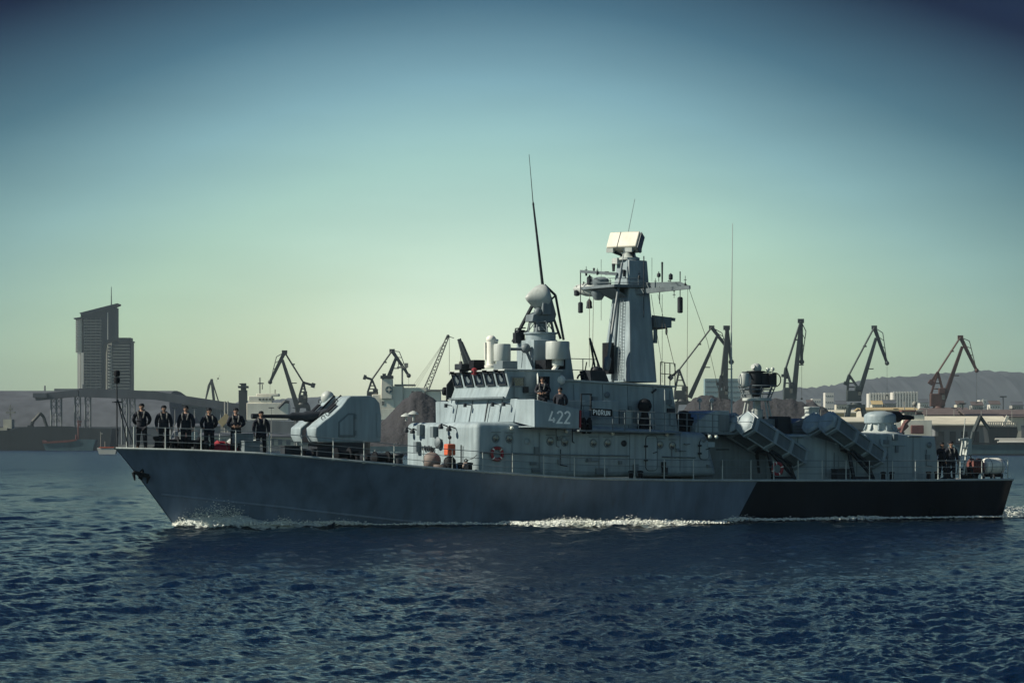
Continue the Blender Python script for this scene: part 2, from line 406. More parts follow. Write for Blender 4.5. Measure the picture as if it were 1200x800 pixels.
    a2 = t.nodes.new('ShaderNodeMath'); a2.operation = 'ADD'; t.links.new(ad.outputs[0], a2.inputs[0]); t.links.new(fa.outputs['Fac'], a2.inputs[1])
    rm = t.nodes.new('ShaderNodeMapRange'); t.links.new(a2.outputs[0], rm.inputs[0])
    rm.inputs[1].default_value = .02; rm.inputs[2].default_value = .28
    mxc = t.nodes.new('ShaderNodeMix'); mxc.data_type = 'RGBA'; t.links.new(rm.outputs[0], mxc.inputs[0])
    mxc.inputs[6].default_value = (.0025, .010, .020, 1); mxc.inputs[7].default_value = (.62, .66, .62, 1)
    t.links.new(mxc.outputs[2], b.inputs['Base Color'])
    rr = t.nodes.new('ShaderNodeMapRange'); t.links.new(rm.outputs[0], rr.inputs[0]); rr.inputs[4].default_value = .9
    # ripples too fine to resolve far out act as roughness there
    vl = t.nodes.new('ShaderNodeVectorMath'); vl.operation = 'LENGTH'; t.links.new(co.outputs['Object'], vl.inputs[0])
    dr2 = t.nodes.new('ShaderNodeMapRange'); t.links.new(vl.outputs['Value'], dr2.inputs[0])
    for i_, v_ in enumerate((80, 420, .08, .22)): dr2.inputs[1 + i_].default_value = v_
    t.links.new(dr2.outputs[0], rr.inputs[3])
    t.links.new(rr.outputs[0], b.inputs['Roughness'])
    me.materials.append(m)
    o = bpy.data.objects.new('water', me); col.objects.link(o); o['kind'] = 'structure'
make_water()
def make_spray():
    g = np.random.RandomState(11); vs_, fs_ = [], []
    ico = [(0, 0, 1), (.894, 0, .447), (.276, .851, .447), (-.724, .526, .447), (-.724, -.526, .447), (.276, -.851, .447),
           (.724, .526, -.447), (-.276, .851, -.447), (-.894, 0, -.447), (-.276, -.851, -.447), (.724, -.526, -.447), (0, 0, -1)]
    fi = [(0, 1, 2), (0, 2, 3), (0, 3, 4), (0, 4, 5), (0, 5, 1), (1, 6, 2), (2, 7, 3), (3, 8, 4), (4, 9, 5), (5, 10, 1),
          (6, 7, 2), (7, 8, 3), (8, 9, 4), (9, 10, 5), (10, 6, 1), (11, 7, 6), (11, 8, 7), (11, 9, 8), (11, 10, 9), (11, 6, 10)]
    ico = np.array(ico)
    n = 0
    while n < 21000:
        x = 2.4 + g.rand() * 48 if g.rand() < .93 else 46 + g.rand() * 12; s = float(foamline(x))
        clump = noise.noise(Vector((x * 1.7, 3.1, 0))) * .6 + noise.noise(Vector((x * .55, 9.1, 0))) * .5 + .55
        if g.rand() > s * clump * (1.0 if x < 7.5 else .34): continue
        hb = float(np.interp(x, XW, YW, left=0, right=3.0)); hh = (1.0 if x < 5.5 else .5 if x < 12 else .32) * s * (.35 + clump * .8)
        if 29 < x < 30.5: hh *= 1.5
        d = float(np.interp(x, [3, 12, 16, 17.5, 26, 29, 38], [.0, .3, 1.2, 2.8, 3.8, .6, 1.1])) + (abs(g.randn()) * .42 - .05 if x < 12 else g.randn() * .5); z = .12 + abs(g.randn()) * .42 * hh
        y = hb + d if x < 46.3 else g.uniform(-4.5, 4.5)
        if x > 46.3: z = g.rand() ** 2 * .5
        r = .012 + .038 * g.rand() ** 2.4
        if z > .28: r *= .5
        c = shipw((x, y, z)); M = ico * r * np.array([1.6, 1.3, .75]) * (.7 + .6 * g.rand(12, 1)) + np.array(c)
        b = 12 * n; vs_.append(M); fs_ += [(b + i, b + j, b + k) for i, j, k in fi]; n += 1
    me = bpy.data.meshes.new('foam'); me.from_pydata(np.vstack(vs_).tolist(), [], fs_)
    me.polygons.foreach_set('use_smooth', [True] * len(fs_))
    paint('foam', (.72, .74, .68), .8, .1, 0, 2.0); me.materials.append(MAT['foam'])
    o = bpy.data.objects.new('foam', me); col.objects.link(o); o['kind'] = 'stuff'
make_spray()
# ------------------------------------------------------------------ the warship
ship = thing('warship', 'grey warship under way with white 422 on its bridge wing and a black stern quarter', 'warship', (OX, OY, 0), TH)
FLIP.add(ship.name)
def PQ(pts, y): return [q(a, b, y) for a, b in pts]
def slab(mb, pts, y0, y1): return mb.prism(PQ(pts, y0), (0, y1 - y0, 0))
GX, GY = zip(*[(135, 525), (220, 527.3), (295, 530.7), (360, 536), (460, 545), (527, 551), (595, 555.7), (660, 560), (700, 561.3), (800, 562.7), (1040, 562.8), (1186, 561.5)])
def proj(v):
    W_ = shipw(v); return 600 + W_.x / W_.y * F, HZ + (CH - W_.z) / W_.y * F
_zc = []
for x in np.linspace(0, 46.2, 94):
    y = float(np.interp(x, XB, YB)); px, _ = proj((x, y, 0)); py = float(np.interp(px, GX, GY)); W_ = shipw((x, y, 0))
    _zc.append(CH + (HZ - py) / F * W_.y)
def zdeck(x): return float(np.interp(x, np.linspace(0, 46.2, 94), _zc))
def yb(x): return float(np.interp(x, XB, YB))
def ybs(x): return float(np.mean([np.interp(x + d, XB, YB) for d in (-.8, -.4, 0, .4, .8)])) if x > .9 else yb(x)
def yws(x): return float(np.mean([np.interp(x + d, XW, YW, left=0) for d in (-.8, -.4, 0, .4, .8)]))
def stemx(z): return 2.87 * (1 - max(min(z / 3.54, 1), -.3)) ** .93 if z < 3.54 else 0.0
def sternx(z): return 45.75 + .42 * z / 2
def hullpt(u, t):                         # u 0..1 stem to transom, t: 0 waterline, 1 deck edge
    xd = u * 46.15; zd = zdeck(xd); z = t * zd
    x0 = stemx(z * 3.54 / zdeck(0)) ; x = x0 + u * (sternx(z) - x0)
    yd = ybs(xd); yw = yws(2.87 + u * (45.75 - 2.87)); tt = max(t, 0) ** (1.0 + .55 * max(0, 1 - u * 2.2))
    y = yw + (yd - yw) * tt if t > 0 else yw * (1 + t * .8)
    return Vector((x, max(y, .02), z))
def hull_u(px, py):                       # pixel on the port shell -> hull parameters
    y = 3.0
    for _ in range(12):
        p = q(px, py, y); z = p.z; 
        lo, hi = 0.0, 1.0
        for _ in range(30):
            u = (lo + hi) / 2; t = z / zdeck(u * 46.15); lo, hi = (u, hi) if hullpt(u, t).x < p.x else (lo, u)
        t = z / zdeck(u * 46.15); y = .5 * y + .5 * hullpt(u, t).y
    return u, t
ts = [-.45, -.2, -.05, .03, .12, .24, .36, .48, .6, .72, .84, .93, 1.0]
def ub(t):                                # forward edge of the black paint
    zb = zdeck(33); z = t * zb; px = float(np.interp(z, [0, 2.0], [862, 888.5])); py = float(np.interp(z, [0, 2.0], [612, 562.5])); return px, py
UB = {}
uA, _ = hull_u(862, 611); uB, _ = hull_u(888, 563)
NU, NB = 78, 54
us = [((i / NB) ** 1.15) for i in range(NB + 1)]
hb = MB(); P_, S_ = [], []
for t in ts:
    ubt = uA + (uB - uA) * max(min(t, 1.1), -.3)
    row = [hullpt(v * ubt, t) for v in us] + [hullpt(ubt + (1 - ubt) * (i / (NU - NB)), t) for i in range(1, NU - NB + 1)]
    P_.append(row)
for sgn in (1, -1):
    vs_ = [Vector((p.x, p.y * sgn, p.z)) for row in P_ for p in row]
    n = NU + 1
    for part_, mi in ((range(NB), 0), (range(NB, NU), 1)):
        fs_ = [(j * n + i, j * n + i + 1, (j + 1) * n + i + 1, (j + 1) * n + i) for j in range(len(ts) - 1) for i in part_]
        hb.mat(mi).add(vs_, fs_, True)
tr = [row[-1] for row in P_]              # transom
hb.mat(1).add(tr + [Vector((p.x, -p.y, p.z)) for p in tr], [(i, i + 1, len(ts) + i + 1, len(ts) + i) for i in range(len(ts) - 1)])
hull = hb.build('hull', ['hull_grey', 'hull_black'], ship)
bm = bmesh.new(); bm.from_mesh(hull.data); bmesh.ops.remove_doubles(bm, verts=bm.verts, dist=.003)
bmesh.ops.recalc_face_normals(bm, faces=bm.faces); bm.to_mesh(hull.data); bm.free()
d = MB(); top = P_[-1]
d.add([Vector((p.x, p.y - .01, p.z - .03)) for p in top] + [Vector((p.x, -p.y + .01, p.z - .03)) for p in top],
      [(i, i + 1, NU + 2 + i, NU + 1 + i) for i in range(NU)], True)
d.build('deck', 'deck_grey', ship)
for sgn in (1, -1):
    g = MB(); g.path([Vector((p.x, (p.y + .03) * sgn, p.z + .0)) for p in top], .06, 6); g.build('deck_edge_strake', 'light_grey', ship)
sr = MB(); pts = []
for px, py in [(188.7, 578.7), (230, 583), (275, 588), (330, 593.6), (360, 597.5), (420, 604), (470, 609.5), (500, 612)]:
    u, t = hull_u(px, py); pts.append(hullpt(u, t))
for a, b in zip(pts, pts[1:]): sr.beam(a, b, .10, .09)
sr.build('spray_rail', 'hull_grey', ship)
# plate seams: slim weld beads down the shell
for px in (250, 310, 372, 436, 503, 566, 640, 716, 790):
    u, _ = hull_u(px, 575); ws = MB(); ws.path([hullpt(u, t) for t in (.1, .3, .5, .7, .9, .98)], .014, 4); ws.build('weld_seam', 'hull_grey', ship)
an = MB(); u, t = hull_u(161, 553); a0 = hullpt(u, t) + Vector((.12, .06, .05))
an.beam(a0 + Vector((.15, 0, .25)), a0 + Vector((-.05, .1, -.35)), .14); an.beam(a0 + Vector((-.35, .05, -.05)), a0 + Vector((.32, .18, -.22)), .2, .16)
an.beam(a0 + Vector((-.35, .05, -.05)), a0 + Vector((-.3, .12, -.42)), .13, .2, .05); an.beam(a0 + Vector((.32, .18, -.22)), a0 + Vector((.22, .2, -.55)), .13, .2, .05)
an.lathe(a0 + Vector((.22, -.06, .3)), [(.3, -.05), (.33, .02), (.2, .09)], (-.3, 1, -.1), 14)
an.build('anchor', 'black', ship, .02)
# ---- guard rails round the deck
def gunw(x, sgn=1, dy=.10): return Vector((x, (ybs(x) - dy) * sgn, zdeck(x)))
def guard(xs, sgn, h=.95, wires=(.33, .64, .95), name='guard_rail'):
    m = MB(); base = [gunw(x, sgn) for x in xs]
    for hz in wires: m.path([b + Vector((0, 0, hz)) for b in base], .013 if hz < h else .017, 5)
    rail = m.build(name, 'mid_grey', ship)
    for b in base:
        s_ = MB(); s_.tube(b - Vector((0, 0, .03)), b + Vector((0, 0, h + .02)), .032, .024, 6); s_.lathe(b - Vector((0, 0, .03)), [(.09, 0), (.09, .05), (.04, .10)], n=8)
        s_.build('stanchion', 'light_grey', rail)
guard([.7, 1.9, 3.3, 4.7, 6.1, 7.5, 8.9, 10.3, 11.7, 13.1, 14.5], 1)
guard([14.5, 16, 17.5, 19.1, 20.7, 22.3, 23.9, 25.5, 27.1, 28.7, 30.3, 31.6], 1)
guard([33, 34.4, 35.8, 37.2, 38.6, 40, 41.4, 42.8, 44.2, 45.9], 1)
guard([.7, 1.9, 3.3, 4.7, 6.1, 7.5, 8.9, 10.3, 11.7, 13.1, 14.5], -1)
guard([40, 41.4, 42.8, 44.2, 45.9], -1)
# ---- jackstaff
js = MB(); b0 = q(137, 525, 0); t0 = q(137, 436, 0)
js.tube(b0, t0, .04, .03, 6)
for (x1, y1) in ((157, 522), (150, 523)): js.tube(q(138, 468, 0), q(x1, y1, -.3 if x1 < 155 else .35), .025, n=5)
js.box(q(137, 471, 0), (.35, .3, .05)); js.build('jackstaff', 'dark_metal', ship)
for py in (438, 446):
    l_ = MB(); l_.lathe(q(137, py + 3, 0) + Vector((0, 0, 0)), [(.07, 0), (.14, .03), (.14, .22), (.08, .27)], n=10); l_.build('navigation_lamp', 'black', ship)

# ---- gun turret on the foredeck
tur = MB()
prof = [(373.5, 518), (369.5, 510), (370, 501), (379, 493.5), (391, 484.5), (400, 476), (407, 466.5), (411, 463.6), (434, 463.6), (440, 466), (445, 472), (447.3, 487), (446.5, 518)]
pr = PQ(prof, 1.40)
tur.prism(pr, (0, -1.08, 0)); tur.prism([Vector((p.x, -.32, p.z)) for p in pr], (0, -1.08, 0))
back = [p for p in pr[7:]] + [Vector((pr[7].x, 0, pr[-1].z))]
tur.prism([Vector((p.x, .32, p.z)) for p in back], (0, -.64, 0))
turret = tur.build('gun_turret', 'ship_grey', ship, .05, 2)
cx = (pr[0].x + pr[-1].x) / 2 + .1; tb = MB(); tb.lathe(Vector((cx, 0, zdeck(cx) - .05)), [(1.3, 0), (1.3, .10), (1.42, .14), (1.42, pr[-1].z - zdeck(cx) + .04)], n=36)
tb.build('turret_ring', 'dark_metal', turret)
sl = MB(); s2 = [Vector((p.x + .10, .30, p.z - .10)) for p in pr[1:8]] + [Vector((pr[7].x + .1, .3, pr[0].z + .1)), Vector((pr[0].x, .3, pr[0].z))]
sl.prism(s2, (0, -.6, 0)); sl.build('gun_slot', 'black', turret)
zb = q(372, 488, 0).z; xb = q(372, 488, 0).x; mz = q(295, 487.5, 0)
man = MB(); man.lathe(Vector((xb + .55, -.29, zb - .35)), [(.0, 0), (.72, 0), (.72, .58), (0, .58)], (0, 1, 0), 24); man.build('mantlet', 'dark_metal', turret, .02)
ba = MB(); ba.lathe(Vector((xb + .3, 0, zb)), [(.25, 0), (.25, .9), (.19, 1.0), (.19, 1.55), (.10, 1.7), (.078, xb + .3 - mz.x - .5), (.12, xb + .3 - mz.x - .45), (.12, xb + .3 - mz.x), (.06, xb + .3 - mz.x)], (-1, 0, (mz.z - zb) / (xb + .3 - mz.x)), 14)
ba.build('barrel', 'dark_metal', turret)
hd = MB(); hp = PQ([(396.5, 494), (408, 484), (415.5, 484), (415.5, 512), (396.5, 512)], 1.405)
hd.prism(hp, (0, .035, 0)); hd.mat(1); hi = PQ([(398.2, 495.2), (408.6, 486), (413.6, 486), (413.6, 509.5), (398.2, 509.5)], 1.438); hd.prism(hi, (0, .02, 0)); hd.mat(0)
for yy in (488, 507): hd.box(q(416.3, yy, 1.44), (.09, .07, .22))
hd.build('side_hatch', ['mid_grey', 'ship_grey'], turret, .008)
rh = MB(); slab(rh, [(441.5, 484), (446, 484), (446, 512), (441.5, 512)], 1.405, 1.45); rh.build('access_panel', 'ship_grey', turret, .012)
for y0 in (.86, -.86):                     # lids and lifting eyes on the sloping face
    e1, e2 = Vector((pr[3].x, y0, pr[3].z)), Vector((pr[6].x, y0, pr[6].z)); dr_ = (e2 - e1)
    nrm = Vector((-dr_.z, 0, dr_.x)).normalized(); nrm = nrm if nrm.z > 0 else -nrm
    v_ = MB(); c0 = e1 + dr_ * .55 + nrm * .04; v_.beam(c0 - dr_ * .17, c0 + dr_ * .17, .28, .07); v_.build('vision_slot', 'black', turret)
    for k in (.12, .3, .86):
        e_ = MB(); e_.torus(e1 + dr_ * k + Vector((0, .28 * (1 if k < .5 else -1), 0)) + nrm * .05, .09, .018, Vector((0, 1, 0)), 12, 5); e_.build('lifting_eye', 'dark_metal', turret)
for yy in (.32, -.40):
    e_ = MB(); e_.beam(Vector((pr[4].x, yy + .04, pr[4].z + .04)), Vector((pr[7].x, yy + .04, pr[7].z + .03)), .06, .08); e_.build('slot_rim', 'dark_metal', turret)
rd = MB(); rd.ball(q(384, 466, -.95), .32, 14); rd.build('sight_dome', 'light_grey', turret)

# ---- lower deckhouse
YL = 3.66
lo = MB(); zf = zdeck(17) - .08
f0, f1 = q(558, 553, YL), q(558.5, 494, YL); a1, a0 = q(829, 507, YL), q(842, 563, YL); mid = q(640, 503, YL)
f0.z = a0.z = zf - .1
zr = f1.z
side = [f0, f1, Vector((mid.x, YL, zr - .05)), Vector((a1.x, YL, a1.z)), a0]
lo.prism(side, (0, -2 * YL, 0))
low = lo.build('lower_deckhouse', 'ship_grey', ship, .28, 4)
def porthole(px, py, y, r=.17, parent=low):
    c = q(px, py, y); m = MB(); m.torus(c, r, .035, (0, 1, 0), 20, 6); m.mat(1).lathe(c - Vector((0, .03, 0)), [(r, 0), (r, .035), (0, .05)], (0, 1, 0), 18)
    m.mat(0).beam(c + Vector((-.24, .04, r + .12)), c + Vector((.24, .04, r + .12)), .05, .03)
    m.build('porthole', ['mid_grey', 'glass'], parent)
for px, py in ((581, 513.6), (597, 514), (645, 517), (662, 518), (695.5, 519), (712, 519.3), (773.5, 521), (788, 522)): porthole(px, py, YL + .01)
def ovaldoor(x0, x1, y0, y1, y, parent):
    a, b = q(x0, y1, y), q(x1, y0, y); r = .16; P = []
    for cxx, czz, s0 in ((b.x - r, b.z - r, 0), (a.x + r, b.z - r, 90), (a.x + r, a.z + r, 180), (b.x - r, a.z + r, 270)):
        P += [Vector((cxx + r * math.cos(R(s0 + k * 22.5)), y, czz + r * math.sin(R(s0 + k * 22.5)))) for k in range(5)]
    m = MB(); m.prism(P, (0, .05, 0)); c = (a + b) / 2
    P2 = [c + (p - c) * .86 + Vector((0, .05, 0)) for p in P]; m.prism(P2, (0, .02, 0)); dd = m.build('door', 'ship_grey', parent, .01)
    g = MB(); g.path([p + Vector((0, .03, 0)) for p in P + P[:1]], .022, 5)
    for k in (.3, .7): g.box(Vector((a.x - .02, y + .08, a.z + (b.z - a.z) * k)), (.16, .08, .09))
    g.tube(c + Vector((.05, .10, 0)), c + Vector((.28, .10, .06)), .02, n=5); g.build('door_seal', 'dark_metal', parent)
ovaldoor(756.5, 769.5, 510.5, 551, YL + .005, low)
ovaldoor(819.5, 830, 515, 538, YL + .005, low)
pp = MB(); pp.path([q(563, 530, YL + .05), q(640, 532.5, YL + .05), q(738, 534, YL + .05)], .04, 6); pp.path([q(776, 535, YL + .05), q(815, 536, YL + .05)], .035, 6); pp.build('pipe_run', 'mid_grey', low)
for px, py in ((718, 507.5), (782, 509), (832, 511.5), (839.5, 512), (600, 501.5), (664, 505)):
    m = MB(); c = q(px, py, YL + .12); m.ball(c, .10, 10); m.mat(1).box(c + Vector((0, -.08, .10)), (.14, .16, .05)); m.build('deck_lamp', ['lens', 'mid_grey'], low)
for px, py, ww, hh in ((744, 507, .5, .06), (655, 541, .12, .2), (745, 548, .25, .35), (705, 552, .6, .3), (805, 520, .3, .06), (726, 509, .5, .05), (830, 546, .14, .14), (800, 528, .3, .04)):
    m = MB(); m.box(q(px, py, YL + .06), (ww, .14, hh)); m.build('bulkhead_fitting', 'mid_grey', low, .01)
# fittings on the lit front of the house, each throwing its own shadow
def ffit(ypos, z, kind):
    x = f0.x + (f1.x - f0.x) * (z - f0.z) / (f1.z - f0.z); m = MB(); c = Vector((x, ypos, z))
    if kind == 'lamp': m.beam(c, c + Vector((-.35, 0, .12)), .05); m.lathe(c + Vector((-.36, 0, -.02)), [(.05, .12), (.13, 0), (.12, -.1)], n=10); nm = 'bracket_lamp'
    elif kind == 'box': m.box(c + Vector((-.12, 0, 0)), (.24, .34, .5)); nm = 'junction_box'
    elif kind == 'pipe': m.path([c + Vector((-.08, 0, .5)), c + Vector((-.08, 0, -.6)), c + Vector((-.08, .4, -.9))], .035, 6); nm = 'riser_pipe'
    elif kind == 'valve':
        for k in range(5): m.torus(c + Vector((-.14, (k - 2) * .22, .03 * (k % 2))), .08, .03, (1, .2, 0), 10, 5); m.tube(c + Vector((0, (k - 2) * .22, -.1)), c + Vector((-.14, (k - 2) * .22, 0)), .03, n=5)
        nm = 'hose_valve_rack'
    else: m.lathe(c + Vector((-.10, 0, 0)), [(.26, 0), (.28, .04), (.2, .12), (0, .14)], (-1, 0, 0), 16); nm = 'vent_cover'
    m.build(nm, 'mid_grey' if kind in ('box', 'vent') else 'dark_metal', low, .01 if kind == 'box' else 0)
for a in ((-2.9, zr - .35, 'lamp'), (-2.2, zr - .4, 'lamp'), (-1.85, zr - .35, 'box'), (-.45, zr - .45, 'box'), (1.6, zr - .3, 'lamp'), (-1.1, zf + 1.25, 'valve'), (.0, zf + 1.5, 'vent'), (-2.2, zf + 1.3, 'box'), (2.3, zf + .9, 'pipe'), (.75, zr - .2, 'lamp')): ffit(*a)
for px, top_ in ((476, 486.5), (484.5, 484)):       # mushroom vents on the fore edge of the roof
    m = MB(); c = q(px, 493, -3.0 if px < 480 else -2.3); tz = q(px, top_, -2.6).z; m.tube(c, Vector((c.x, c.y, tz)), .05, n=8); m.lathe(Vector((c.x, c.y, tz - .05)), [(.05, .16), (.22, .06), (.26, 0), (.1, -.02)], n=14); m.build('mushroom_vent', 'light_grey', ship)

# ---- bridge skirt, wings with the pennant number, wheelhouse
YS = 3.5
xs0 = q(604, 494, YS).x; xs1 = q(605, 467, YS).x; zs0, zs1 = zr - .02, q(605, 467, YS).z
sk = MB(); sk.prism([Vector((xs0 - .12, YS, zs0)), Vector((xs1 + .05, YS, zs1)), Vector((xs1 + .9, YS, zs1)), Vector((xs1 + .9, YS, zs0))], (0, -2 * YS, 0)); sk.prism([Vector((xs1 + .88, 3.3, zs0 - .3)), Vector((xs1 + .88, 3.3, zs1 - .05)), Vector((xs1 + 5.5, 3.3, zs1 - .05)), Vector((xs1 + 5.5, 3.3, zs0 - .3))], (0, -6.6, 0))
skirt = sk.build('bridge_skirt', 'ship_grey', ship, .03)
for yy in (-2.4, -.9, .7, 2.1):
    m = MB(); m.beam(Vector((xs0 - .14, yy, zs0 + .05)), Vector((xs1 + .02, yy, zs1 - .05)), .03, .03); m.build('plate_seam', 'mid_grey', skirt)
m = MB(); m.path([Vector((xs0 - .22, .9, zs0 + .1)), Vector((xs1 - .12, .9, zs1 - .15))], .035, 6); m.build('riser_pipe', 'dark_metal', skirt)
for yy in (-2.9, -.9, 1.9, 3.0):
    m = MB(); c = Vector((xs1 - .05, yy, zs1 - .25)); m.beam(c, c + Vector((-.3, .02, .03)), .04); m.box(c + Vector((-.34, .02, 0)), (.12, .12, .18)); m.build('bracket_lamp', 'dark_metal', skirt)
YW_ = 5.0
for sg in (1, -1):
    A, B, C, D = (Vector((p.x, YW_, p.z)) for p in PQ([(626, 467.6), (679, 479), (678.5, 502.5), (626.5, 500.5)], YW_))
    xin = xs1 + .02; wg = MB()
    # front plate, side plate, floor: real bulwark plates 6 cm thick
    fi, fo = Vector((xin, YS - .02, A.z)), A
    wg.prism([fi, fo, D, Vector((xs0 - .06, YS - .02, zs0 + .02))], (.06, 0, 0))
    wg.prism([A, B, C, D], (0, -.06, 0))
    wg.prism([Vector((xin, 3.3, D.z)), D, C, Vector((C.x, 3.3, C.z))], (0, 0, .06))
    if sg < 0: wg.v = [Vector((p.x, -p.y, p.z)) for p in wg.v]
    wing = wg.build('bridge_wing', 'ship_grey', ship, .02)
    if sg > 0:
        ux = (C - D).normalized(); lt = MB(); o_ = q(643.4, 494.8, YW_ + .001)
        hh = q(650, 481.4, YW_).z - q(650, 494.8, YW_).z
        uxx = (q(668, 495.6, YW_) - q(643, 494.8, YW_)).normalized(); lettering(lt, '422', o_, uxx, Vector((0, 0, 1)), hh, .085, .19, -.006)
        lt.build('hull_number', 'letter_white', wing)
        m = MB(); m.box((B + C) / 2 + Vector((.05, -.1, 0)), (.06, .28, .8)); m.build('port_light', 'red', wing)
    else:
        pass
YH = 2.8
w0, w1, w2 = q(592, 471.5, YH), q(592.3, 453.5, YH), q(590.5, 434, YH)
rb, ra = q(649, 435, YH), q(649, 476, YH)
zt, zm, zb0 = w2.z, w1.z, zs1 - .01
xf = q(592, 471.5, YH).x
Pr = [Vector((xf, YH, zb0)), Vector((xf + .22, YH, zm)), Vector((xf + .02, YH, zt)), Vector((xf + 2.9, YH, zt - .02)), Vector((xf + 2.9, YH, zb0))]
wh = MB(); wh.prism(Pr, (0, -2 * YH, 0)); wheel = wh.build('wheelhouse', 'ship_grey', ship, .03)
ro = MB(); ro.prism([Vector((xf - .12, YH + .08, zt)), Vector((xf + 3.0, YH + .08, zt)), Vector((xf + 3.0, YH + .08, zt + .07)), Vector((xf - .06, YH + .08, zt + .07))], (0, -2 * YH - .16, 0)); ro.build('roof_edge', 'light_grey', wheel, .015)
ld = MB(); ld.beam(Vector((xf - .06, -2.75, zb0 + .08)), Vector((xf - .06, 2.75, zb0 + .08)), .08, .08); ld.build('sill_rail', 'mid_grey', wheel)
sl_ = (Pr[2] - Pr[1]); fn = Vector((-sl_.z, 0, sl_.x)).normalized(); fn = fn if fn.x < 0 else -fn
for yy in (-2.24, -1.1, -.0, 1.08, 2.22):
    c = (Pr[1] * .46 + Pr[2] * .54); c = Vector((c.x, yy, c.z)) + fn * .0; h = sl_.normalized() * .29; wy = Vector((0, .40, 0)); fr = MB()
    for a, b in ((-h - wy, h - wy), (h - wy, h + wy), (h + wy, -h + wy), (-h + wy, -h - wy)): fr.beam(c + a + fn * .02, c + b + fn * .02, .07, .06)
    win = fr.build('window', 'dark_metal', wheel)
    g = MB(); g.prism([c - h - wy + fn * .006, c + h - wy + fn * .006, c + h + wy + fn * .006, c - h + wy + fn * .006], fn * .01)
    g.build('pane', 'glass', wheel)
    v = MB(); v.lathe(c + fn * .018 + h * .05, [(.17, 0), (.17, .012), (.15, .014), (.15, .006), (.02, .006)], fn, 18); v.build('spinning_wiper', 'mid_grey', wheel)
    l_ = MB(); l_.box(c + h * 1.35 + fn * .16, (.28, .12, .12)); l_.tube(c + h * 1.3 + fn * .1, c + h * .2 + wy * .5 + fn * .05, .014, n=4); l_.build('wiper_motor', 'black', wheel)
m = MB(); a, b = q(599, 452.5, YH), q(614.5, 442, YH)
for e in ((a, Vector((a.x, YH, b.z))), (Vector((a.x, YH, b.z)), b), (b, Vector((b.x, YH, a.z))), (Vector((b.x, YH, a.z)), a)): m.beam(e[0] + Vector((0, .02, 0)), e[1] + Vector((0, .02, 0)), .07, .06)
m.build('window', 'mid_grey', wheel); m = MB(); m.prism([a + Vector((0, .004, 0)), Vector((a.x, YH + .004, b.z)), b + Vector((0, .004, 0)), Vector((b.x, YH + .004, a.z))], (0, .012, 0)); m.build('pane', 'glass', wheel)
dm = MB(); dc = q(624.5, 454.5, YH); dm.lathe(dc + Vector((.02, .35, 0)), [(0, 0), (.38, 0), (.40, .03), (.38, .06), (0, .06)], (.8, .35, 0), 24); dm.v = [Vector((p.x, p.y, dc.z + (p.z - dc.z) * 1.75)) for p in dm.v]; dm.build('bridge_door', 'light_grey', wheel)
dk = MB(); slab(dk, [(628, 441), (644, 441), (644, 474), (628, 474)], YH + .003, YH + .02); dk.build('doorway', 'black', wheel)
# starboard signal lamp and open door seen against the light
sd_ = MB(); c = Vector((xf + .55, -YH - .35, (zb0 + zt) / 2)); sd_.prism([c + Vector((-.55, 0, -.6)), c + Vector((.1, 0, -.6)), c + Vector((.1, 0, .5)), c + Vector((-.1, 0, .62)), c + Vector((-.55, 0, .1))], (0, -.06, 0)); sd_.build('bridge_door', 'dark_metal', wheel)
sg_ = MB(); c = Vector((xf + .3, -YH - .95, zb0 + .45)); sg_.lathe(c, [(.14, -.18), (.2, -.1), (.2, .16), (.17, .2)], (-1, -.2, .1), 16); sg_.tube(c, c - Vector((0, 0, 1.1)), .045); sg_.build('signal_lamp', 'black', ship)
for px, py, y, w_, h_, mt in ((546.5, 429.8, -1.2, .9, .28, 'dark_metal'), (559, 427, -.2, .6, .42, 'black'), (594, 428, 1.6, .8, .4, 'mid_grey'), (586, 430, 1.0, .5, .3, 'mid_grey')):
    m = MB(); c = q(px, py, y); m.box(c, (w_, w_ * .8, h_)); m.box(c - Vector((0, 0, h_ * .5 + .06)), (w_ * .6, w_ * .5, .12)); m.build('roof_locker', mt, ship, .03)
m = MB(); c = q(557, 436, .0); c.x = xf - .15; m.lathe(c, [(.05, -.15), (.13, -.1), (.13, .15), (.05, .2)], n=12); m.box(c + Vector((.1, 0, .0)), (.2, .1, .1)); m.build('signal_light', 'red', wheel)
# periscope, drums, brackets on the wheelhouse roof
m = MB(); c = q(575.5, 431, .2); tz = q(575.5, 400, .2).z; m.tube(c, Vector((c.x, c.y, tz)), .22, .21, 18); m.lathe(c, [(.34, 0), (.34, .12), (.22, .14)], n=18)
m.lathe(Vector((c.x, c.y, tz)), [(.21, 0), (.24, .05), (.22, .18), (.12, .27), (0, .29)], n=18); m.tube(Vector((c.x, c.y, tz + .06)), Vector((c.x + .3, c.y + .1, tz - .02)), .12, n=12)
m.tube(Vector((c.x - .25, c.y - .1, tz - .05)), Vector((c.x - .25, c.y - .1, tz - .85)), .06, n=8); m.build('periscope_housing', 'white', ship)
def drum(px, y_top, y_bot, y, r, name='radome_drum'):
    c = q(px, y_bot, y); tz = q(px, y_top, y).z; h = tz - c.z; m = MB()
    m.lathe(c, [(r * .5, -.30), (r * .5, 0), (r * .96, .0), (r, .05), (r, h - .05), (r * .95, h), (0, h + .01)], n=28); return m.build(name, 'light_grey', ship)
drum(588.5, 403, 423, .7, .40)
drum(653.5, 400, 421, 2.0, .56)
m = MB(); m.path([q(596, 409, .5), q(616, 409, .6), q(625, 430, .8)], .07, 8); m.ball(q(616, 408, .6), .24, 12); m.path([q(613, 410, .6), q(611, 431, .6)], .015, 4); m.box(q(594, 413, .6), (.22, .3, .8)); m.build('searchlight_bracket', 'mid_grey', ship)
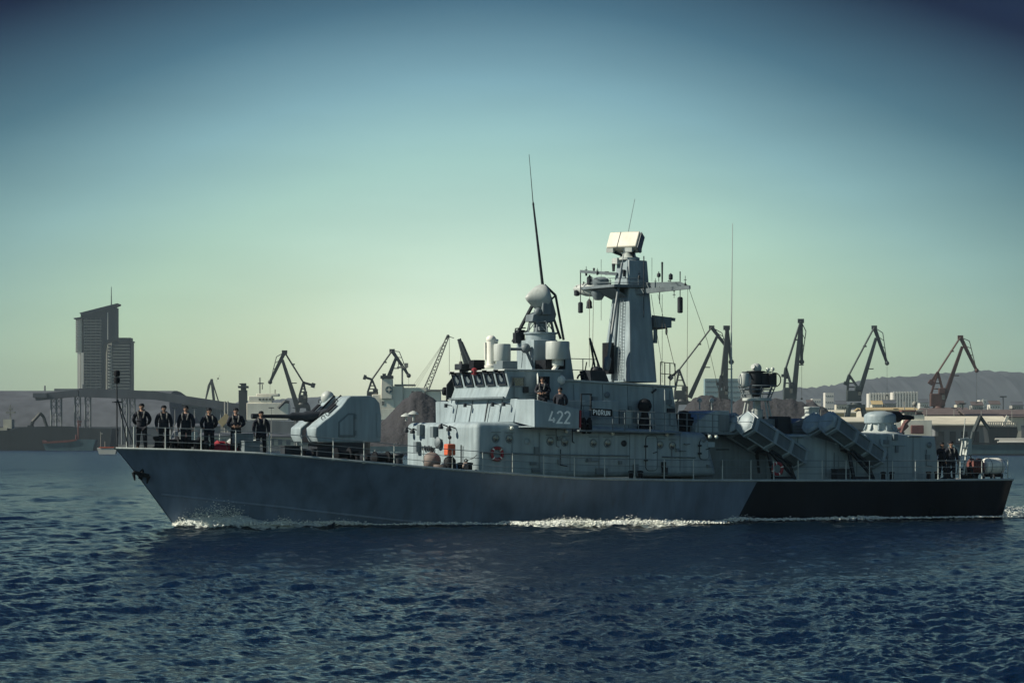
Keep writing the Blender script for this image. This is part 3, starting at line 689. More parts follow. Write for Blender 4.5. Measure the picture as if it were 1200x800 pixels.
m = MB(); c = q(641, 425, 2.0); m.path([q(653, 428, 2.0), q(645, 440, 2.4), q(640, 440, 2.6)], .12, 8); m.ball(q(655, 445, 2.6), .33, 12, (1, .8, .8)); m.ball(q(645, 446, 2.5), .2, 10); m.build('binocular_mount', 'white', ship)

# ---- director tower and radome
tw = MB(); slab(tw, [(625.5, 398), (653, 398), (656, 446), (625.5, 446)], .86, -.86); tw.prism(PQ([(654, 402), (667, 403), (673.5, 447), (640, 447)], .8), (0, -1.6, 0)); tower = tw.build('director_tower', 'ship_grey', ship, .03)
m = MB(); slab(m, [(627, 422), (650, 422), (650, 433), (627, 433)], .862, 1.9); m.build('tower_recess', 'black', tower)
c = q(633.5, 400, 0); m = MB(); m.lathe(c, [(.80, -.05), (.80, .04), (.72, .06), (.72, .33), (.80, .35), (.80, .42), (0, .42)], n=32); m.build('rotating_ring', 'ship_grey', tower)
m = MB(); z0 = c.z + .42
for i in range(8):
    g = math.pi * i / 4; g2 = math.pi * (i + 1) / 4; p = lambda r, a, z: Vector((c.x + r * math.cos(a), c.y + r * math.sin(a), z))
    m.tube(p(.66, g, z0), p(.55, g, z0 + .5), .04, n=5); m.tube(p(.66, g, z0), p(.55, g2, z0 + .5), .025, n=4); m.tube(p(.55, g, z0 + .5), p(.55, g2, z0 + .5), .04, n=5)
m.lathe(Vector((c.x, c.y, z0)), [(.3, 0), (.25, .5)], n=12); m.box((c.x - .1, c.y + .3, z0 + .25), (.4, .3, .35)); m.build('lattice_pedestal', 'mid_grey', tower)
m = MB(); k = Vector((c.x, c.y, z0 + .5)); m.prism([k + Vector((-.65, .38, 0)), k + Vector((.55, .38, 0)), k + Vector((.65, .38, .35)), k + Vector((.35, .38, 1.35)), k + Vector((.0, .38, 1.5)), k + Vector((-.12, .38, .5)), k + Vector((-.6, .38, .32))], (0, -.76, 0)); m.box(k + Vector((.05, .46, .6)), (.45, .2, .55)); m.ball(k + Vector((-.3, .3, .45)), .22, 10); m.build('director_body', 'mid_grey', tower, .03)
cr = q(633, 349, 0); m = MB(); m.lathe(cr, [(0, .80), (.06, .79), (.18, .68), (.34, .48), (.50, .26), (.60, .08), (.645, -.06), (.64, -.16), (.56, -.26), (.3, -.32), (0, -.33)], (-1, .05, -.02), 36); m.build('radome', 'light_grey', tower)
ap = q(636, 335, 0); m = MB(); m.tube(ap, q(601, 401, -.7), .085, n=8); m.tube(ap, q(657, 397, .5), .06, n=8); m.path([ap + Vector((.1, 0, .05)), q(651, 346, .3), q(660.5, 398, .9)], .06, 8); m.tube(q(645, 352, .2), q(651, 346, .3), .05, n=6); m.box(q(606, 396, -.6), (.3, .3, .5)); m.build('antenna_tripod', 'dark_metal', ship)
m = MB(); m.tube(ap, q(625, 240, 0), .075, .045, 8); m.tube(q(625, 240, 0), q(624.6, 236, 0), .06, .02, 8); m.tube(q(624.6, 237, 0), q(620, 181, 0), .022, .012, 5); m.build('whip_antenna', 'dark_metal', ship)
m = MB(); m.path([q(607, 402, -.9), q(610, 390, -.9), q(618, 388, -.9), q(616, 400, -.9)], .05, 6); m.box(q(609, 394, -.9), (.35, .4, .6)); m.path([q(604, 398, -.5), q(604, 385, -.5), q(616, 384, -.5)], .03, 5); m.build('cable_frame', 'dark_metal', ship)

# ---- upper deckhouse behind the wing, nameboard, walkway
YU = 2.35
up = MB(); slab(up, [(640, 441), (700, 448), (788.5, 453.5), (795.5, 507), (640, 507)], YU, -YU); upper = up.build('upper_deckhouse', 'ship_grey', ship, .05)
m = MB(); m.prism(PQ([(655, 443.5), (792, 451.8), (792, 453.8), (655, 446)], YU + .12), (0, -2 * YU - .24, 0)); m.build('roof_edge', 'light_grey', upper, .015)
m = MB(); z0 = q(700, 505.5, YL).z; x0, x1 = q(672, 505, YL).x, q(792, 506, YL).x
m.prism([Vector((x0, YL + .55, z0)), Vector((x1, YL + .55, z0 - .1)), Vector((x1, YL + .55, z0 - .02)), Vector((x0, YL + .55, z0 + .08))], (0, -.85, 0)); m.build('walkway', 'mid_grey', ship, .01)
nb = MB(); slab(nb, [(693.5, 478.2), (717.5, 479.5), (717.5, 488), (693.5, 486.8)], YL + .5, YL + .46); board = nb.build('nameboard', 'black', ship, .01)
lt = MB(); o_ = q(695.2, 485.6, YL + .502); hh = q(700, 480.4, YL + .5).z - q(700, 485.9, YL + .5).z; ux = (q(717, 486.8, YL + .5) - q(695, 485.6, YL + .5)).normalized()
lettering(lt, 'PIORUN', o_, ux, Vector((0, 0, 1)), hh, .042, .24, -.006); lt.build('lettering', 'letter_white', board)
def posts(pxs, pb, ptop, y, name='upper_rail', mt='mid_grey', levels=3, r=.02):
    m = MB()
    P0 = [q(a, b, y) for a, b in zip(pxs, np.linspace(pb[0], pb[1], len(pxs)))]; P1 = [q(a, b, y) for a, b in zip(pxs, np.linspace(ptop[0], ptop[1], len(pxs)))]
    for a, b in zip(P0, P1): m.tube(a, b, r * 1.3, n=5)
    for k in range(levels): m.path([a.lerp(b, (k + 1) / levels) for a, b in zip(P0, P1)], r, 5)
    return m.build(name, mt, ship)
posts([680, 693, 718, 732, 748, 762, 779, 795], (504, 506), (480, 484), YL + .48)
posts([795, 805, 818, 835, 848, 860], (506, 509), (483, 487), 2.9)
posts([667, 683, 700], (446, 448), (420, 421), .4, levels=2); posts([774, 779, 785, 791], (451, 452), (424, 426), 1.6, levels=2, mt='dark_metal')
m = MB(); slab(m, [(681, 462), (682, 462), (682, 506), (681, 506)], YL + .3, YL + .25); slab(m, [(692, 462), (693.5, 462), (693.5, 506), (692, 506)], YL + .3, YL + .25); slab(m, [(681, 461), (694, 461), (694, 462.5), (681, 462.5)], YL + .3, YL + .25); slab(m, [(681, 474.5), (694, 474.8), (694, 475.6), (681, 475.4)], YL + .3, YL + .25); m.build('gate_frame', 'dark_metal', ship)
for px in (684, 690.5):
    m = MB(); c = q(px, 499, YL + .4); m.lathe(c, [(0, -.36), (.10, -.33), (.14, -.1), (.13, .25), (.06, .38), (0, .4)], n=12); m.tube(c, q(px, 475, YL + .3), .012, n=4); m.build('hanging_fender', 'black', ship)
for a, b, mt in ((725.5, 731.5, 'mid_grey'), (732.5, 739, 'light_grey')):
    m = MB(); slab(m, [(a, 480), (b, 480.3), (b, 497.5), (a, 497)], YU + .02, YU + .08); m.build('ventilation_panel', mt, upper, .01)
m = MB(); slab(m, [(741.5, 482), (746.5, 482), (746.5, 495), (741.5, 495)], YU + .01, YU + .05); m.build('bulkhead_panel', 'mid_grey', upper, .01)
m = MB(); c = q(755.5, 502.5, YU + .45); m.lathe(c, [(.38, 0), (.36, .08), (.16, .72), (.15, .8), (.26, .86), (.33, 1.02), (.33, 1.16), (.25, 1.34), (.1, 1.42), (0, 1.44)], n=20); m.build('covered_pelorus', 'black', ship)
m = MB(); m.tube(q(779.5, 505, YU + .5), q(779, 456, YU + .5), .05, .03, 6); m.build('pole', 'light_grey', ship)
m = MB(); m.tube(q(764, 460, YU + .05), q(769, 456, YU + .05), .05); m.build('floodlight', 'dark_metal', upper)
# ---- mast
A = PQ([(738.6, 447), (770, 448)], 1.42); B = PQ([(736.8, 304), (758.5, 305.5)], .55)
f_ = lambda p: Vector((p.x, -p.y, p.z))
mt_ = MB(); mt_.loft([A[0], A[1], f_(A[1]), f_(A[0])], [B[0], B[1], f_(B[1]), f_(B[0])]); mast = mt_.build('mast', 'ship_grey', ship, .04)
def on_mast(t, y): p = A[0].lerp(B[0], t); return Vector((p.x, p.y * y, p.z))
m = MB(); m.path([on_mast(t, -.15) + Vector((-.05, 0, 0)) for t in (0, .35, .68)], .07, 8); m.build('cable_trunk', 'mid_grey', mast)
m = MB(); m.path([on_mast(t, -.72) + Vector((-.03, 0, 0)) for t in (0, .3, .66)], .03, 6); m.build('cable_trunk', 'mid_grey', mast)
m = MB(); zc = q(735, 338, 0).z; xm = A[0].lerp(B[0], .75).x
m.prism([Vector((xm - 1.05, -2.2, zc)), Vector((xm - .9, .9, zc)), Vector((xm + .9, .95, zc)), Vector((xm + 1.0, -1.2, zc)), Vector((xm - .2, -2.6, zc))], (0, 0, .14))
m.prism([Vector((xm - .8, -1.4, zc - .02)), Vector((xm - .8, .6, zc - .02)), Vector((xm + .2, .6, zc - .6)), Vector((xm + .2, -.9, zc - .6))], (.12, 0, 0)); m.build('crosstree_platform', 'mid_grey', mast, .015)
m = MB()
for a, b in (((690, 331), (757, 331)), ((690, 326), (757, 326))): m.path([q(a[0], a[1], -1.9), q(720, a[1], .9), q(757, b[1], .95)], .018, 5)
for px in (694, 706, 735, 748): m.tube(q(px, 337, -1.5 if px < 715 else .9), q(px, 326, -1.5 if px < 715 else .9), .02, n=5)
m.build('platform_rail', 'mid_grey', mast)
m = MB(); a, b = q(745, 342, .7), q(808.5, 336.5, 3.1); m.beam(a, b, .22, .26, .14); m.prism([q(757, 331, .9), q(797, 330, 2.7), q(807, 334.5, 3.0), b + Vector((0, -.02, .1)), q(757, 340, .9)], (0, -.10, 0)); m.beam(q(757, 330, .7), q(764, 340, 1.0), .07); m.build('yardarm', 'mid_grey', mast)
m = MB(); m.beam(q(680, 318, -2.0), q(723, 321, -.4), .10, .14); m.build('yardarm', 'mid_grey', mast)
m = MB(); m.lathe(q(675, 338.5, -2.6), [(.1, -.1), (.22, .1), (.34, .6), (.34, 1.4), (.1, 1.5)], (q(706, 340, -1.4) - q(675, 338.5, -2.6)), 14); m.build('jammer_pod', 'light_grey', mast)
m = MB(); m.lathe(q(701, 341, -1.3), [(0, -.45), (.18, -.43), (.32, -.22), (.35, 0), (.2, .05)], n=18); m.build('dome_antenna', 'mid_grey', mast)
m = MB(); m.lathe(q(704, 333, -1.3), [(.3, -.15), (.4, 0), (.4, .22), (.22, .34), (0, .35)], n=18); m.build('dome_antenna', 'mid_grey', mast)
def rod(px, p0, p1, y, r=.03, cyl=None):
    m = MB(); m.tube(q(px, p0, y), q(px, p1, y), r, r * .7, 6)
    if cyl: a, b, rr = cyl; m.lathe(q(px, b, y), [(rr * .6, -.03), (rr, 0), (rr, (q(px, a, y) - q(px, b, y)).length), (rr * .5, (q(px, a, y) - q(px, b, y)).length + .05)], n=12)
    m.build('mast_antenna', 'dark_metal', mast)
rod(680.3, 318, 358, -2.0, .03, (355, 366, .12)); rod(691, 322, 336, -1.8, .05, (325, 333, .14)); rod(797, 318, 352, 2.6, .03, (349, 366, .13)); rod(776, 307, 332, 1.6, .055)
rod(772, 318, 330, 1.5, .025, (321, 324, .09)); rod(764, 302, 330, 1.0, .012); rod(704.5, 304, 333, -1.4, .012); rod(786, 320, 331, 2.1, .03, (322, 327, .1)); rod(773, 336, 356, 1.6, .03); rod(696, 314, 321, -1.4, .06); rod(711, 318, 322, -.9, .12); rod(676, 335, 347, -2.4, .05, (341, 346, .14)); rod(684, 330, 341, -2.1, .04, (334, 337, .09)); rod(754.5, 300, 372, 1.2, .03); rod(719, 309, 318, -.2, .10); rod(731, 316, 324, .3, .08)
m = MB(); c = q(776, 372, 1.0); m.beam(q(764, 371, .6), q(791, 374.5, 1.4), .14, .16); m.box(q(774, 378, 1.0), (.7, .9, .5)); m.prism([q(764, 387, .8), q(782, 385, 1.0), q(782, 381, 1.0), q(764, 381, .8)], (0, -.6, 0)); m.tube(q(768, 386, 1), q(768, 402, 1), .10, n=8); m.torus(q(781, 388, 1.1), .16, .03, (1, .4, 0), 14, 5); m.build('navigation_radar', 'mid_grey', mast)
m = MB(); m.box(q(719, 420, -.2) + Vector((-.3, 0, 0)), (.3, .6, 1.5)); m.tube(q(720, 405, 0) + Vector((-.3, 0, 0)), q(720, 432, 0) + Vector((-.3, 0, 0)), .14, n=8); m.build('stowed_fender', 'black', ship)
m = MB(); m.tube(q(710.5, 434, 1.4), q(729, 308, .4), .07, .06, 7); m.tube(q(729, 308, .4), q(744, 233, 0), .02, .012, 5); m.lathe(q(710.5, 434, 1.4), [(.1, 0), (.16, .1), (.16, .6), (.08, .7)], (q(729, 308, .4) - q(710.5, 434, 1.4)), 10); m.build('whip_antenna', 'mid_grey', ship)
m = MB(); slab(m, [(691, 434), (709, 434), (714, 447), (693, 447)], 2.0, 1.0); m.lathe(q(699, 434, 1.5), [(.3, 0), (.25, .15), (0, .2)], n=12); m.build('flag_locker', 'dark_metal', ship, .02)
m = MB()
for a in (683.5, 691): m.tube(q(a, 446, 1.2), q(a + 4, 424, 1.2), .03, n=5)
m.torus(q(681, 444, 1.6), .22, .05, (.2, 1, 0), 12, 6, 0, math.pi); m.tube(q(691, 396, .6), q(703, 432, .8), .05); m.tube(q(691, 396, .6), q(697, 430, .8), .05); m.build('signal_mast_stay', 'dark_metal', ship)
# search radar on top
m = MB(); c = q(737, 303.5, 0); m.lathe(c, [(.52, -.05), (.52, .05), (.34, .12), (.30, .38), (.42, .42), (.42, .50), (0, .5)], n=20); m.box(c + Vector((-.35, -.35, -.1)), (.5, .5, .3)); m.build('radar_pedestal', 'light_grey', mast)
al = R(30); rc = q(732.5, 283, 0)
# the antenna faces forward and a little to starboard of the camera line, leaning back
Wd = Vector((math.cos(al), -math.sin(al), 0)); Nd = Vector((-math.sin(al), -math.cos(al), 0))
def toship(v): return Vector((CT * v.x + ST * v.y, ST * v.x - CT * v.y, v.z))
Wd, Nd = toship(Wd), toship(Nd); Up = Vector((0, 0, 1)); tilt = R(20)
Uv = (Up * math.cos(tilt) - Nd * math.sin(tilt) + Wd * .10).normalized(); Nv = (Nd * math.cos(tilt) + Up * math.sin(tilt)).normalized()
def cor(a, b, n): return rc + Wd * a + Uv * b + Nv * n
ra_ = MB(); ra_.loft([cor(-.82, -.40, .25), cor(.82, -.40, .25), cor(.82, .42, .25), cor(-.82, .42, .25)], [cor(-.74, -.46, -.38), cor(.74, -.46, -.38), cor(.70, .36, -.38), cor(-.70, .36, -.38)])
ant = ra_.build('radar_antenna', 'cream', mast, .07, 3)
m = MB(); m.loft([cor(.74, -.48, -.36), cor(.86, -.42, .20), cor(.86, .38, .20), cor(.74, .34, -.36)], [cor(.80, -.48, -.36), cor(.89, -.42, .20), cor(.89, .38, .20), cor(.80, .34, -.36)]); m.box(cor(.3, -.1, -.5), (.5, .5, .5)); m.build('antenna_end', 'mid_grey', ant)
m = MB(); m.beam(cor(-.22, -.41, .262), cor(-.22, .41, .262), .014, .02); m.build('panel_seam', 'mid_grey', ant)
for a in (-.6, .42):
    m = MB(); m.beam(cor(a - .18, -.5, .12), cor(a + .18, -.5, .12), .16, .2); m.build('feed_box', 'light_grey', ant)
m = MB(); m.path([cor(-.5, -.5, -.1), q(735, 301, 0), cor(.55, -.5, -.1)], .08, 6); m.build('antenna_yoke', 'dark_metal', ant)
# rigging
for a, b in (((807, 337, 3.0), (829, 400, 1.0)), ((806, 337, 3.0), (805, 470, 3.2)), ((691, 345, -1.6), (690.5, 430, .5)), ((695.5, 345, -1.5), (694, 440, .4)), ((680, 345, -2), (680, 358, -2)), ((771, 345, 1.3), (793, 440, 2.4)), ((776, 345, 1.5), (776, 448, 1.6)), ((829, 400, 1.0), (845, 470, .5)), ((781, 390, 1.1), (793, 440, 1.4)), ((704.5, 345, -1.4), (704.5, 375, -1.4)), ((763, 345, 1.2), (776, 430, 1.5))):
    rg = MB(); rg.tube(q(*a), q(*b), .012, n=4); rg.build('rigging_line', 'rope', ship)
m = MB(); c = q(690.5, 361, -1.6); m.lathe(c, [(.03, .45), (.13, .3), (.13, .15), (.16, .0), (.0, -.03)], n=10); m.build('signal_bell', 'dark_metal', mast)

# ladder, dipoles and lashings that break up the mast; conduits, brackets and seams along the houses
m = MB()
for s_ in (.25, .55): m.tube(on_mast(.02, s_) + Vector((-.10, 0, 0)), on_mast(.72, s_) + Vector((-.10, 0, 0)), .02, n=4)
for k in range(26): t_ = .03 + k * .027; m.tube(on_mast(t_, .25) + Vector((-.10, 0, 0)), on_mast(t_, .55) + Vector((-.10, 0, 0)), .014, n=4)
m.build('mast_ladder', 'mid_grey', mast)
for px, py, y, h in ((768, 335, 1.3, 9), (784, 334, 2.0, 8), (803, 335, 2.9, 12), (790, 340, 2.3, -9), (687, 322, -1.8, 10), (700, 321, -1.2, 7), (715, 334, .3, 8), (749, 326, .9, 9), (742, 300, .5, 8), (728, 306, -.2, 9)):
    m = MB(); m.tube(q(px, py, y), q(px, py - h, y), .022, .012, 5); m.tube(q(px - 1.6, py - h * .6, y), q(px + 1.6, py - h * .6, y), .014, n=4); m.lathe(q(px, py, y), [(.05, -.05), (.06, .1), (.03, .14)], n=8); m.build('dipole_antenna', 'dark_metal', mast)
r2 = random.Random(5)
def clutter(x0, x1, y0, y1, y, parent, cnt):
    for _ in range(cnt):
        px, py = r2.uniform(x0, x1), r2.uniform(y0, y1); c = q(px, py, y); m = MB(); kd = r2.random()
        if kd < .35: m.box(c + Vector((0, .06, 0)), (r2.uniform(.12, .4), .14, r2.uniform(.12, .35))); nm = 'bulkhead_box'
        elif kd < .6: m.path([c + Vector((0, .04, r2.uniform(.3, .9))), c + Vector((0, .04, 0)), c + Vector((r2.uniform(.1, .5), .04, -.05))], .022, 5); nm = 'conduit'
        elif kd < .8: m.tube(c + Vector((-.35, .06, 0)), c + Vector((.35, .06, 0)), .02, n=5); m.tube(c + Vector((-.33, 0, 0)), c + Vector((-.33, .07, 0)), .02, n=4); m.tube(c + Vector((.33, 0, 0)), c + Vector((.33, .07, 0)), .02, n=4); nm = 'handrail'
        else: m.lathe(c, [(.14, 0), (.15, .04), (.09, .10), (0, .11)], (0, 1, 0), 12); nm = 'vent_cap'
        m.build(nm, r2.choice(('mid_grey', 'dark_metal', 'mid_grey', 'ship_grey')), parent)
clutter(600, 750, 506, 552, YL + .005, low, 15); clutter(775, 832, 514, 555, YL + .005, low, 6); clutter(652, 788, 456, 500, YU + .005, upper, 13); clutter(598, 622, 456, 468, YH + .005, wheel, 3)
for px in (672, 706, 735, 765):
    m = MB(); m.beam(q(px, 450, YU + .01), q(px + 2, 503, YU + .01), .03, .02); m.build('plate_seam', 'mid_grey', upper)
for px in (600, 632, 668, 702, 738, 797):
    m = MB(); m.beam(q(px, 507, YL + .01), q(px, 552, YL + .01), .025, .02); m.build('plate_seam', 'mid_grey', low)
# ------------------------------------------------------------------ midships and after part of the ship
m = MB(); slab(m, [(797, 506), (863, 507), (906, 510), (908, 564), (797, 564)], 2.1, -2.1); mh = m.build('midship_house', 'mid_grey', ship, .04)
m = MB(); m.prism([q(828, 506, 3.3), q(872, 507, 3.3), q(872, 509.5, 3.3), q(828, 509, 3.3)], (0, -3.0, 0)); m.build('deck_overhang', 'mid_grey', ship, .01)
m = MB(); hp = [(815, 507), (816, 496), (820.5, 491), (826, 486.6), (832, 483.4), (840, 480.8), (855, 480.8), (856, 507)]; m.prism(PQ(hp, 2.9), (0, -2.6, 0)); hood = m.build('exhaust_hood', 'ship_grey', ship, .05)
m = MB(); slab(m, [(842, 486), (854, 486), (854, 505), (842, 505)], 2.905, 2.96); m.build('access_panel', 'mid_grey', hood, .012)
m = MB(); c = q(801, 506, 2.2); m.lathe(c, [(.3, 0), (.32, .35), (.36, .4), (.36, .85), (.2, 1.0), (0, 1.03)], n=18); m.box(c + Vector((.1, .2, .5)), (.5, .3, .4)); m.build('covered_winch', 'black', ship)
m = MB(); m.tube(q(857.5, 506, 2.6), q(857, 380, 2.6), .055, .035, 6); m.tube(q(857, 380, 2.6), q(858.5, 262, 2.6), .032, .014, 5); m.lathe(q(857.5, 506, 2.6), [(.14, 0), (.14, .35), (.06, .5)], n=10); m.build('whip_antenna', 'light_grey', ship)
for px in (820, 834): 
    m = MB(); m.tube(q(px, 480, .2), q(px, 470, .2), .035, n=6); m.lathe(q(px, 471, .2), [(.10, 0), (.12, .1), (.05, .2)], n=10); m.build('vent_pipe', 'light_grey', ship)
# optical director on its open basket
oc = q(887, 469, 0); m = MB(); m.lathe(oc, [(.72, -.02), (.72, .12), (.66, .12), (.66, .02)], n=28); m.lathe(oc + Vector((0, 0, .02)), [(.66, 0), (0, .01)], n=28)
for i in range(6):
    g = math.pi * i / 3 + .3; m.tube(oc + Vector((.55 * math.cos(g), .55 * math.sin(g), 0)), Vector((oc.x + .75 * math.cos(g), oc.y + .75 * math.sin(g), q(887, 492, 0).z)), .05, n=6)
m.lathe(Vector((oc.x, oc.y, q(887, 492, 0).z)), [(.3, 0), (.3, .5), (.18, .55), (.18, oc.z - q(887, 492, 0).z)], n=14); od = m.build('director_platform', 'light_grey', ship)
m = MB(); zt_ = q(887, 452, 0).z
for i in range(10):
    g = 2 * math.pi * i / 10; g2 = g + .63; b_ = oc + Vector((.66 * math.cos(g), .66 * math.sin(g), .1)); t_ = Vector((oc.x + .92 * math.cos(g), oc.y + .92 * math.sin(g), zt_)); m.tube(b_, t_, .03, n=5)
for k in (.35, .7, 1.0):
    m.torus(Vector((oc.x, oc.y, oc.z + .1 + (zt_ - oc.z - .1) * k)), .66 + .26 * k, .028, n=28, k=5)
m.build('basket_frame', 'mid_grey', od)
m = MB(); c = q(885.5, 458, 0); h = q(885, 436, 0).z - c.z; m.lathe(c, [(.2, -.3), (.34, 0), (.36, h), (.45, h), (.45, h + .06), (0, h + .08)], n=20); m.box(c + Vector((.4, .1, h * .55)), (.5, .5, h * .8)); m.beam(q(870, 436, 0), q(904, 436, 0), .12, .06); m.build('director_body', 'dark_metal', od, .02)
m = MB(); c = q(872.5, 451.5, .3); h = q(872, 438.5, .3).z - c.z; m.lathe(c, [(.2, -.06), (.23, 0), (.23, h), (.2, h + .05), (0, h + .06)], n=16); m.torus(c + Vector((0, 0, h * .5)), .36, .03, (0, 1, 0), 16, 5); m.build('camera_drum', 'light_grey', od)
m = MB(); c = q(903.5, 445, .3); m.box(c, (.42, .42, .62)); m.torus(c + Vector((.1, .2, 0)), .34, .035, (0, 1, 0), 16, 5); m.build('camera_box', 'dark_metal', od, .03)
m = MB(); c = q(886.5, 431.5, 0); m.ball(c, .26, 14); m.tube(c, c + Vector((-.3, .12, .08)), .12, n=10); m.tube(c, c - Vector((0, 0, .3)), .1); m.build('camera_head', 'light_grey', od)
for px, py in ((900, 433), (905.5, 432.5)):
    m = MB(); c = q(px, py, .2); m.ball(c, .10, 8); m.tube(c, c - Vector((0, 0, .3)), .04, n=5); m.build('beacon_lamp', 'lens', od)
m = MB(); z_ = q(887, 492, 0); m.box((z_.x, 0, z_.z - .6), (2.4, 2.6, 1.3)); m.build('director_deckhouse', 'mid_grey', ship, .04)
# missile launchers
def launcher(front, rear, fr, yf=3.75, yr=2.6, rad=.53):
    f, r = q(*front, yf), q(*rear, yr); ax = (f - r).normalized(); a, b = frame(ax)
    root_ = None
    def octo(c, R_, sq=1.0): return [c + a * (R_ * math.cos(R(30 + 60 * i))) + b * (R_ * math.sin(R(30 + 60 * i)) * sq) for i in range(6)]
    sidev = Vector((ax.y, -ax.x, 0)).normalized(); sidev = sidev if sidev.y < 0 else -sidev
    fm = MB()
    for dx in (.12, .52):                          # A-frames under the tubes
        base = r.lerp(f, dx) + sidev * .55; z0 = zdeck(base.x)
        for s_ in (-.75, .75):
            foot = Vector((base.x + .25, base.y + s_ * .9, z0 - .02)); fm.beam(foot, Vector((base.x, base.y + s_ * .7, base.z - .55)), .14, .14)
        fm.beam(Vector((base.x, base.y - .6, base.z - .55)), Vector((base.x, base.y + .6, base.z - .55)), .14, .12)
    b1, b2 = r.lerp(f, .12) + sidev * .55, r.lerp(f, .52) + sidev * .55
    for s_ in (-.7, .7):
        fm.beam(Vector((b1.x + .2, b1.y + s_, zdeck(b1.x) + .1)), Vector((b2.x, b2.y + s_, b2.z - .6)), .11, .11)
        fm.beam(Vector((b1.x, b1.y + s_, b1.z - .55)), Vector((b2.x + .1, b2.y + s_, b2.z - .55)), .12, .12)
        fm.beam(Vector((b1.x + .2, b1.y + s_, zdeck(b1.x) + .12)), Vector((b2.x + .1, b2.y + s_, zdeck(b2.x) + .12)), .14, .12)
    root_ = fm.build('missile_launcher', 'dark_metal', ship)
    for k in (0, 1):
        o_ = sidev * (1.10 * k) + ax * (-.12 * k); F0, R0 = f + o_, r + o_; L = (F0 - R0).length
        m = MB(); m.loft(octo(R0, rad * .92), octo(F0 - ax * .12, rad * .92))
        m.mat(1)
        for t in (.02, .30, .58, .93): m.loft(octo(R0 + ax * (L * t - .09), rad * 1.12), octo(R0 + ax * (L * t + .09), rad * 1.12))
        for j in (0, 1, 2, 3, 4, 5):
            e = octo(R0, rad)[j]; m.beam(e, e + ax * L * .93, .07, .07)
        can = m.build('missile_canister', ['mid_grey', 'ship_grey'], root_, .01)
        m = MB(); m.loft(octo(F0 - ax * .12, rad), octo(F0 - ax * .02, rad)); m.loft(octo(F0 - ax * .02, rad * .92), octo(F0 + ax * .06, rad * .7)); m.beam(F0 + ax * .065 + a * rad * .75, F0 + ax * .065 - a * rad * .75, .05, .03); m.build('canister_cap', 'ship_grey', can, .012)
launcher((872.5, 494.5), (936, 536), 0, rad=.60); launcher((969, 493.5), (1027.5, 536), 0, rad=.57)
# after deckhouse with close-in gun
YA = 2.6
m = MB(); slab(m, [(905, 509), (925, 508.5), (1000, 508.5), (1003, 506), (1040, 507.5), (1096, 511), (1102, 562), (905, 564)], YA, -YA); aft = m.build('after_deckhouse', 'ship_grey', ship, .08)
m = MB(); slab(m, [(1031, 514), (1043, 515.5), (1043, 523.5), (1033, 523), (1031, 520)], YA + .005, YA + .08); m.build('wall_hatch', 'ship_grey', aft, .02)
for px, py, ww, hh in ((1039, 534, .12, .25), (1030, 533, .3, .3), (1049, 512, .25, .3), (930, 512, 1.1, .05), (1072, 511, .8, .05)):
    m = MB(); m.box(q(px, py, YA + .06), (ww, .14, hh)); m.build('bulkhead_fitting', 'mid_grey', aft, .01)
m = MB(); slab(m, [(912, 487.5), (927, 488), (927, 509), (912, 508)], 1.6, -.6); m.build('equipment_locker', 'dark_metal', aft, .03)
m = MB(); slab(m, [(929, 496), (942, 490), (960, 490), (962, 509), (929, 508)], 1.5, -.8)
for k in range(3): m.prism(PQ([(929, 498 + 3.4 * k), (961, 498 + 3.4 * k), (961, 499.4 + 3.4 * k), (929, 499.4 + 3.4 * k)], 1.56), (0, -.05, 0))
m.build('intake_house', 'mid_grey', aft, .02)
m = MB(); c = q(951.5, 489.5, .4); m.lathe(c, [(.52, -.04), (.52, .05), (.36, .12), (.36, .44), (.40, .46), (.40, .54), (.34, .56), (0, .57)], n=28); m.build('vent_cowl', 'light_grey', aft)
c = q(1031.5, 511, 0); hz_ = lambda py: q(1031.5, py, 0).z - c.z
m = MB(); m.lathe(c, [(1.12, -.2), (1.12, hz_(507.5)), (1.0, hz_(506.5)), (.84, hz_(505)), (.74, hz_(503)), (.70, hz_(496))], n=36)
cg = m.build('rear_gun', 'light_grey', ship)
m = MB(); m.lathe(c, [(.60, hz_(496.5)), (.80, hz_(495.5)), (.82, hz_(488)), (.78, hz_(485.5)), (.62, hz_(483)), (.3, hz_(481.6)), (0, hz_(481.3))], n=36); m.build('gun_dome', 'ship_grey', cg)
for k in range(7):
    g = math.pi * 2 * k / 12 + .2; p = lambda r, z: c + Vector((r * math.cos(g), r * math.sin(g), z)); m = MB(); m.beam(p(.86, hz_(504)), p(.72, hz_(497)), .07, .1); m.build('pedestal_rib', 'ship_grey', cg)
m = MB(); g0 = c + Vector((.5, .35, hz_(488))); 
for k in range(6): m.tube(g0 + Vector((.3, .09 * math.cos(k), .09 * math.sin(k))), g0 + Vector((1.25, .05 + .07 * math.cos(k * 1.047), -.05 + .07 * math.sin(k * 1.047))), .035, n=6)
m.lathe(g0, [(.28, -.4), (.28, .35), (.2, .5), (.12, .6), (.12, 1.1)], (1, .04, -.04), 16); m.build('gun_barrels', 'black', cg)
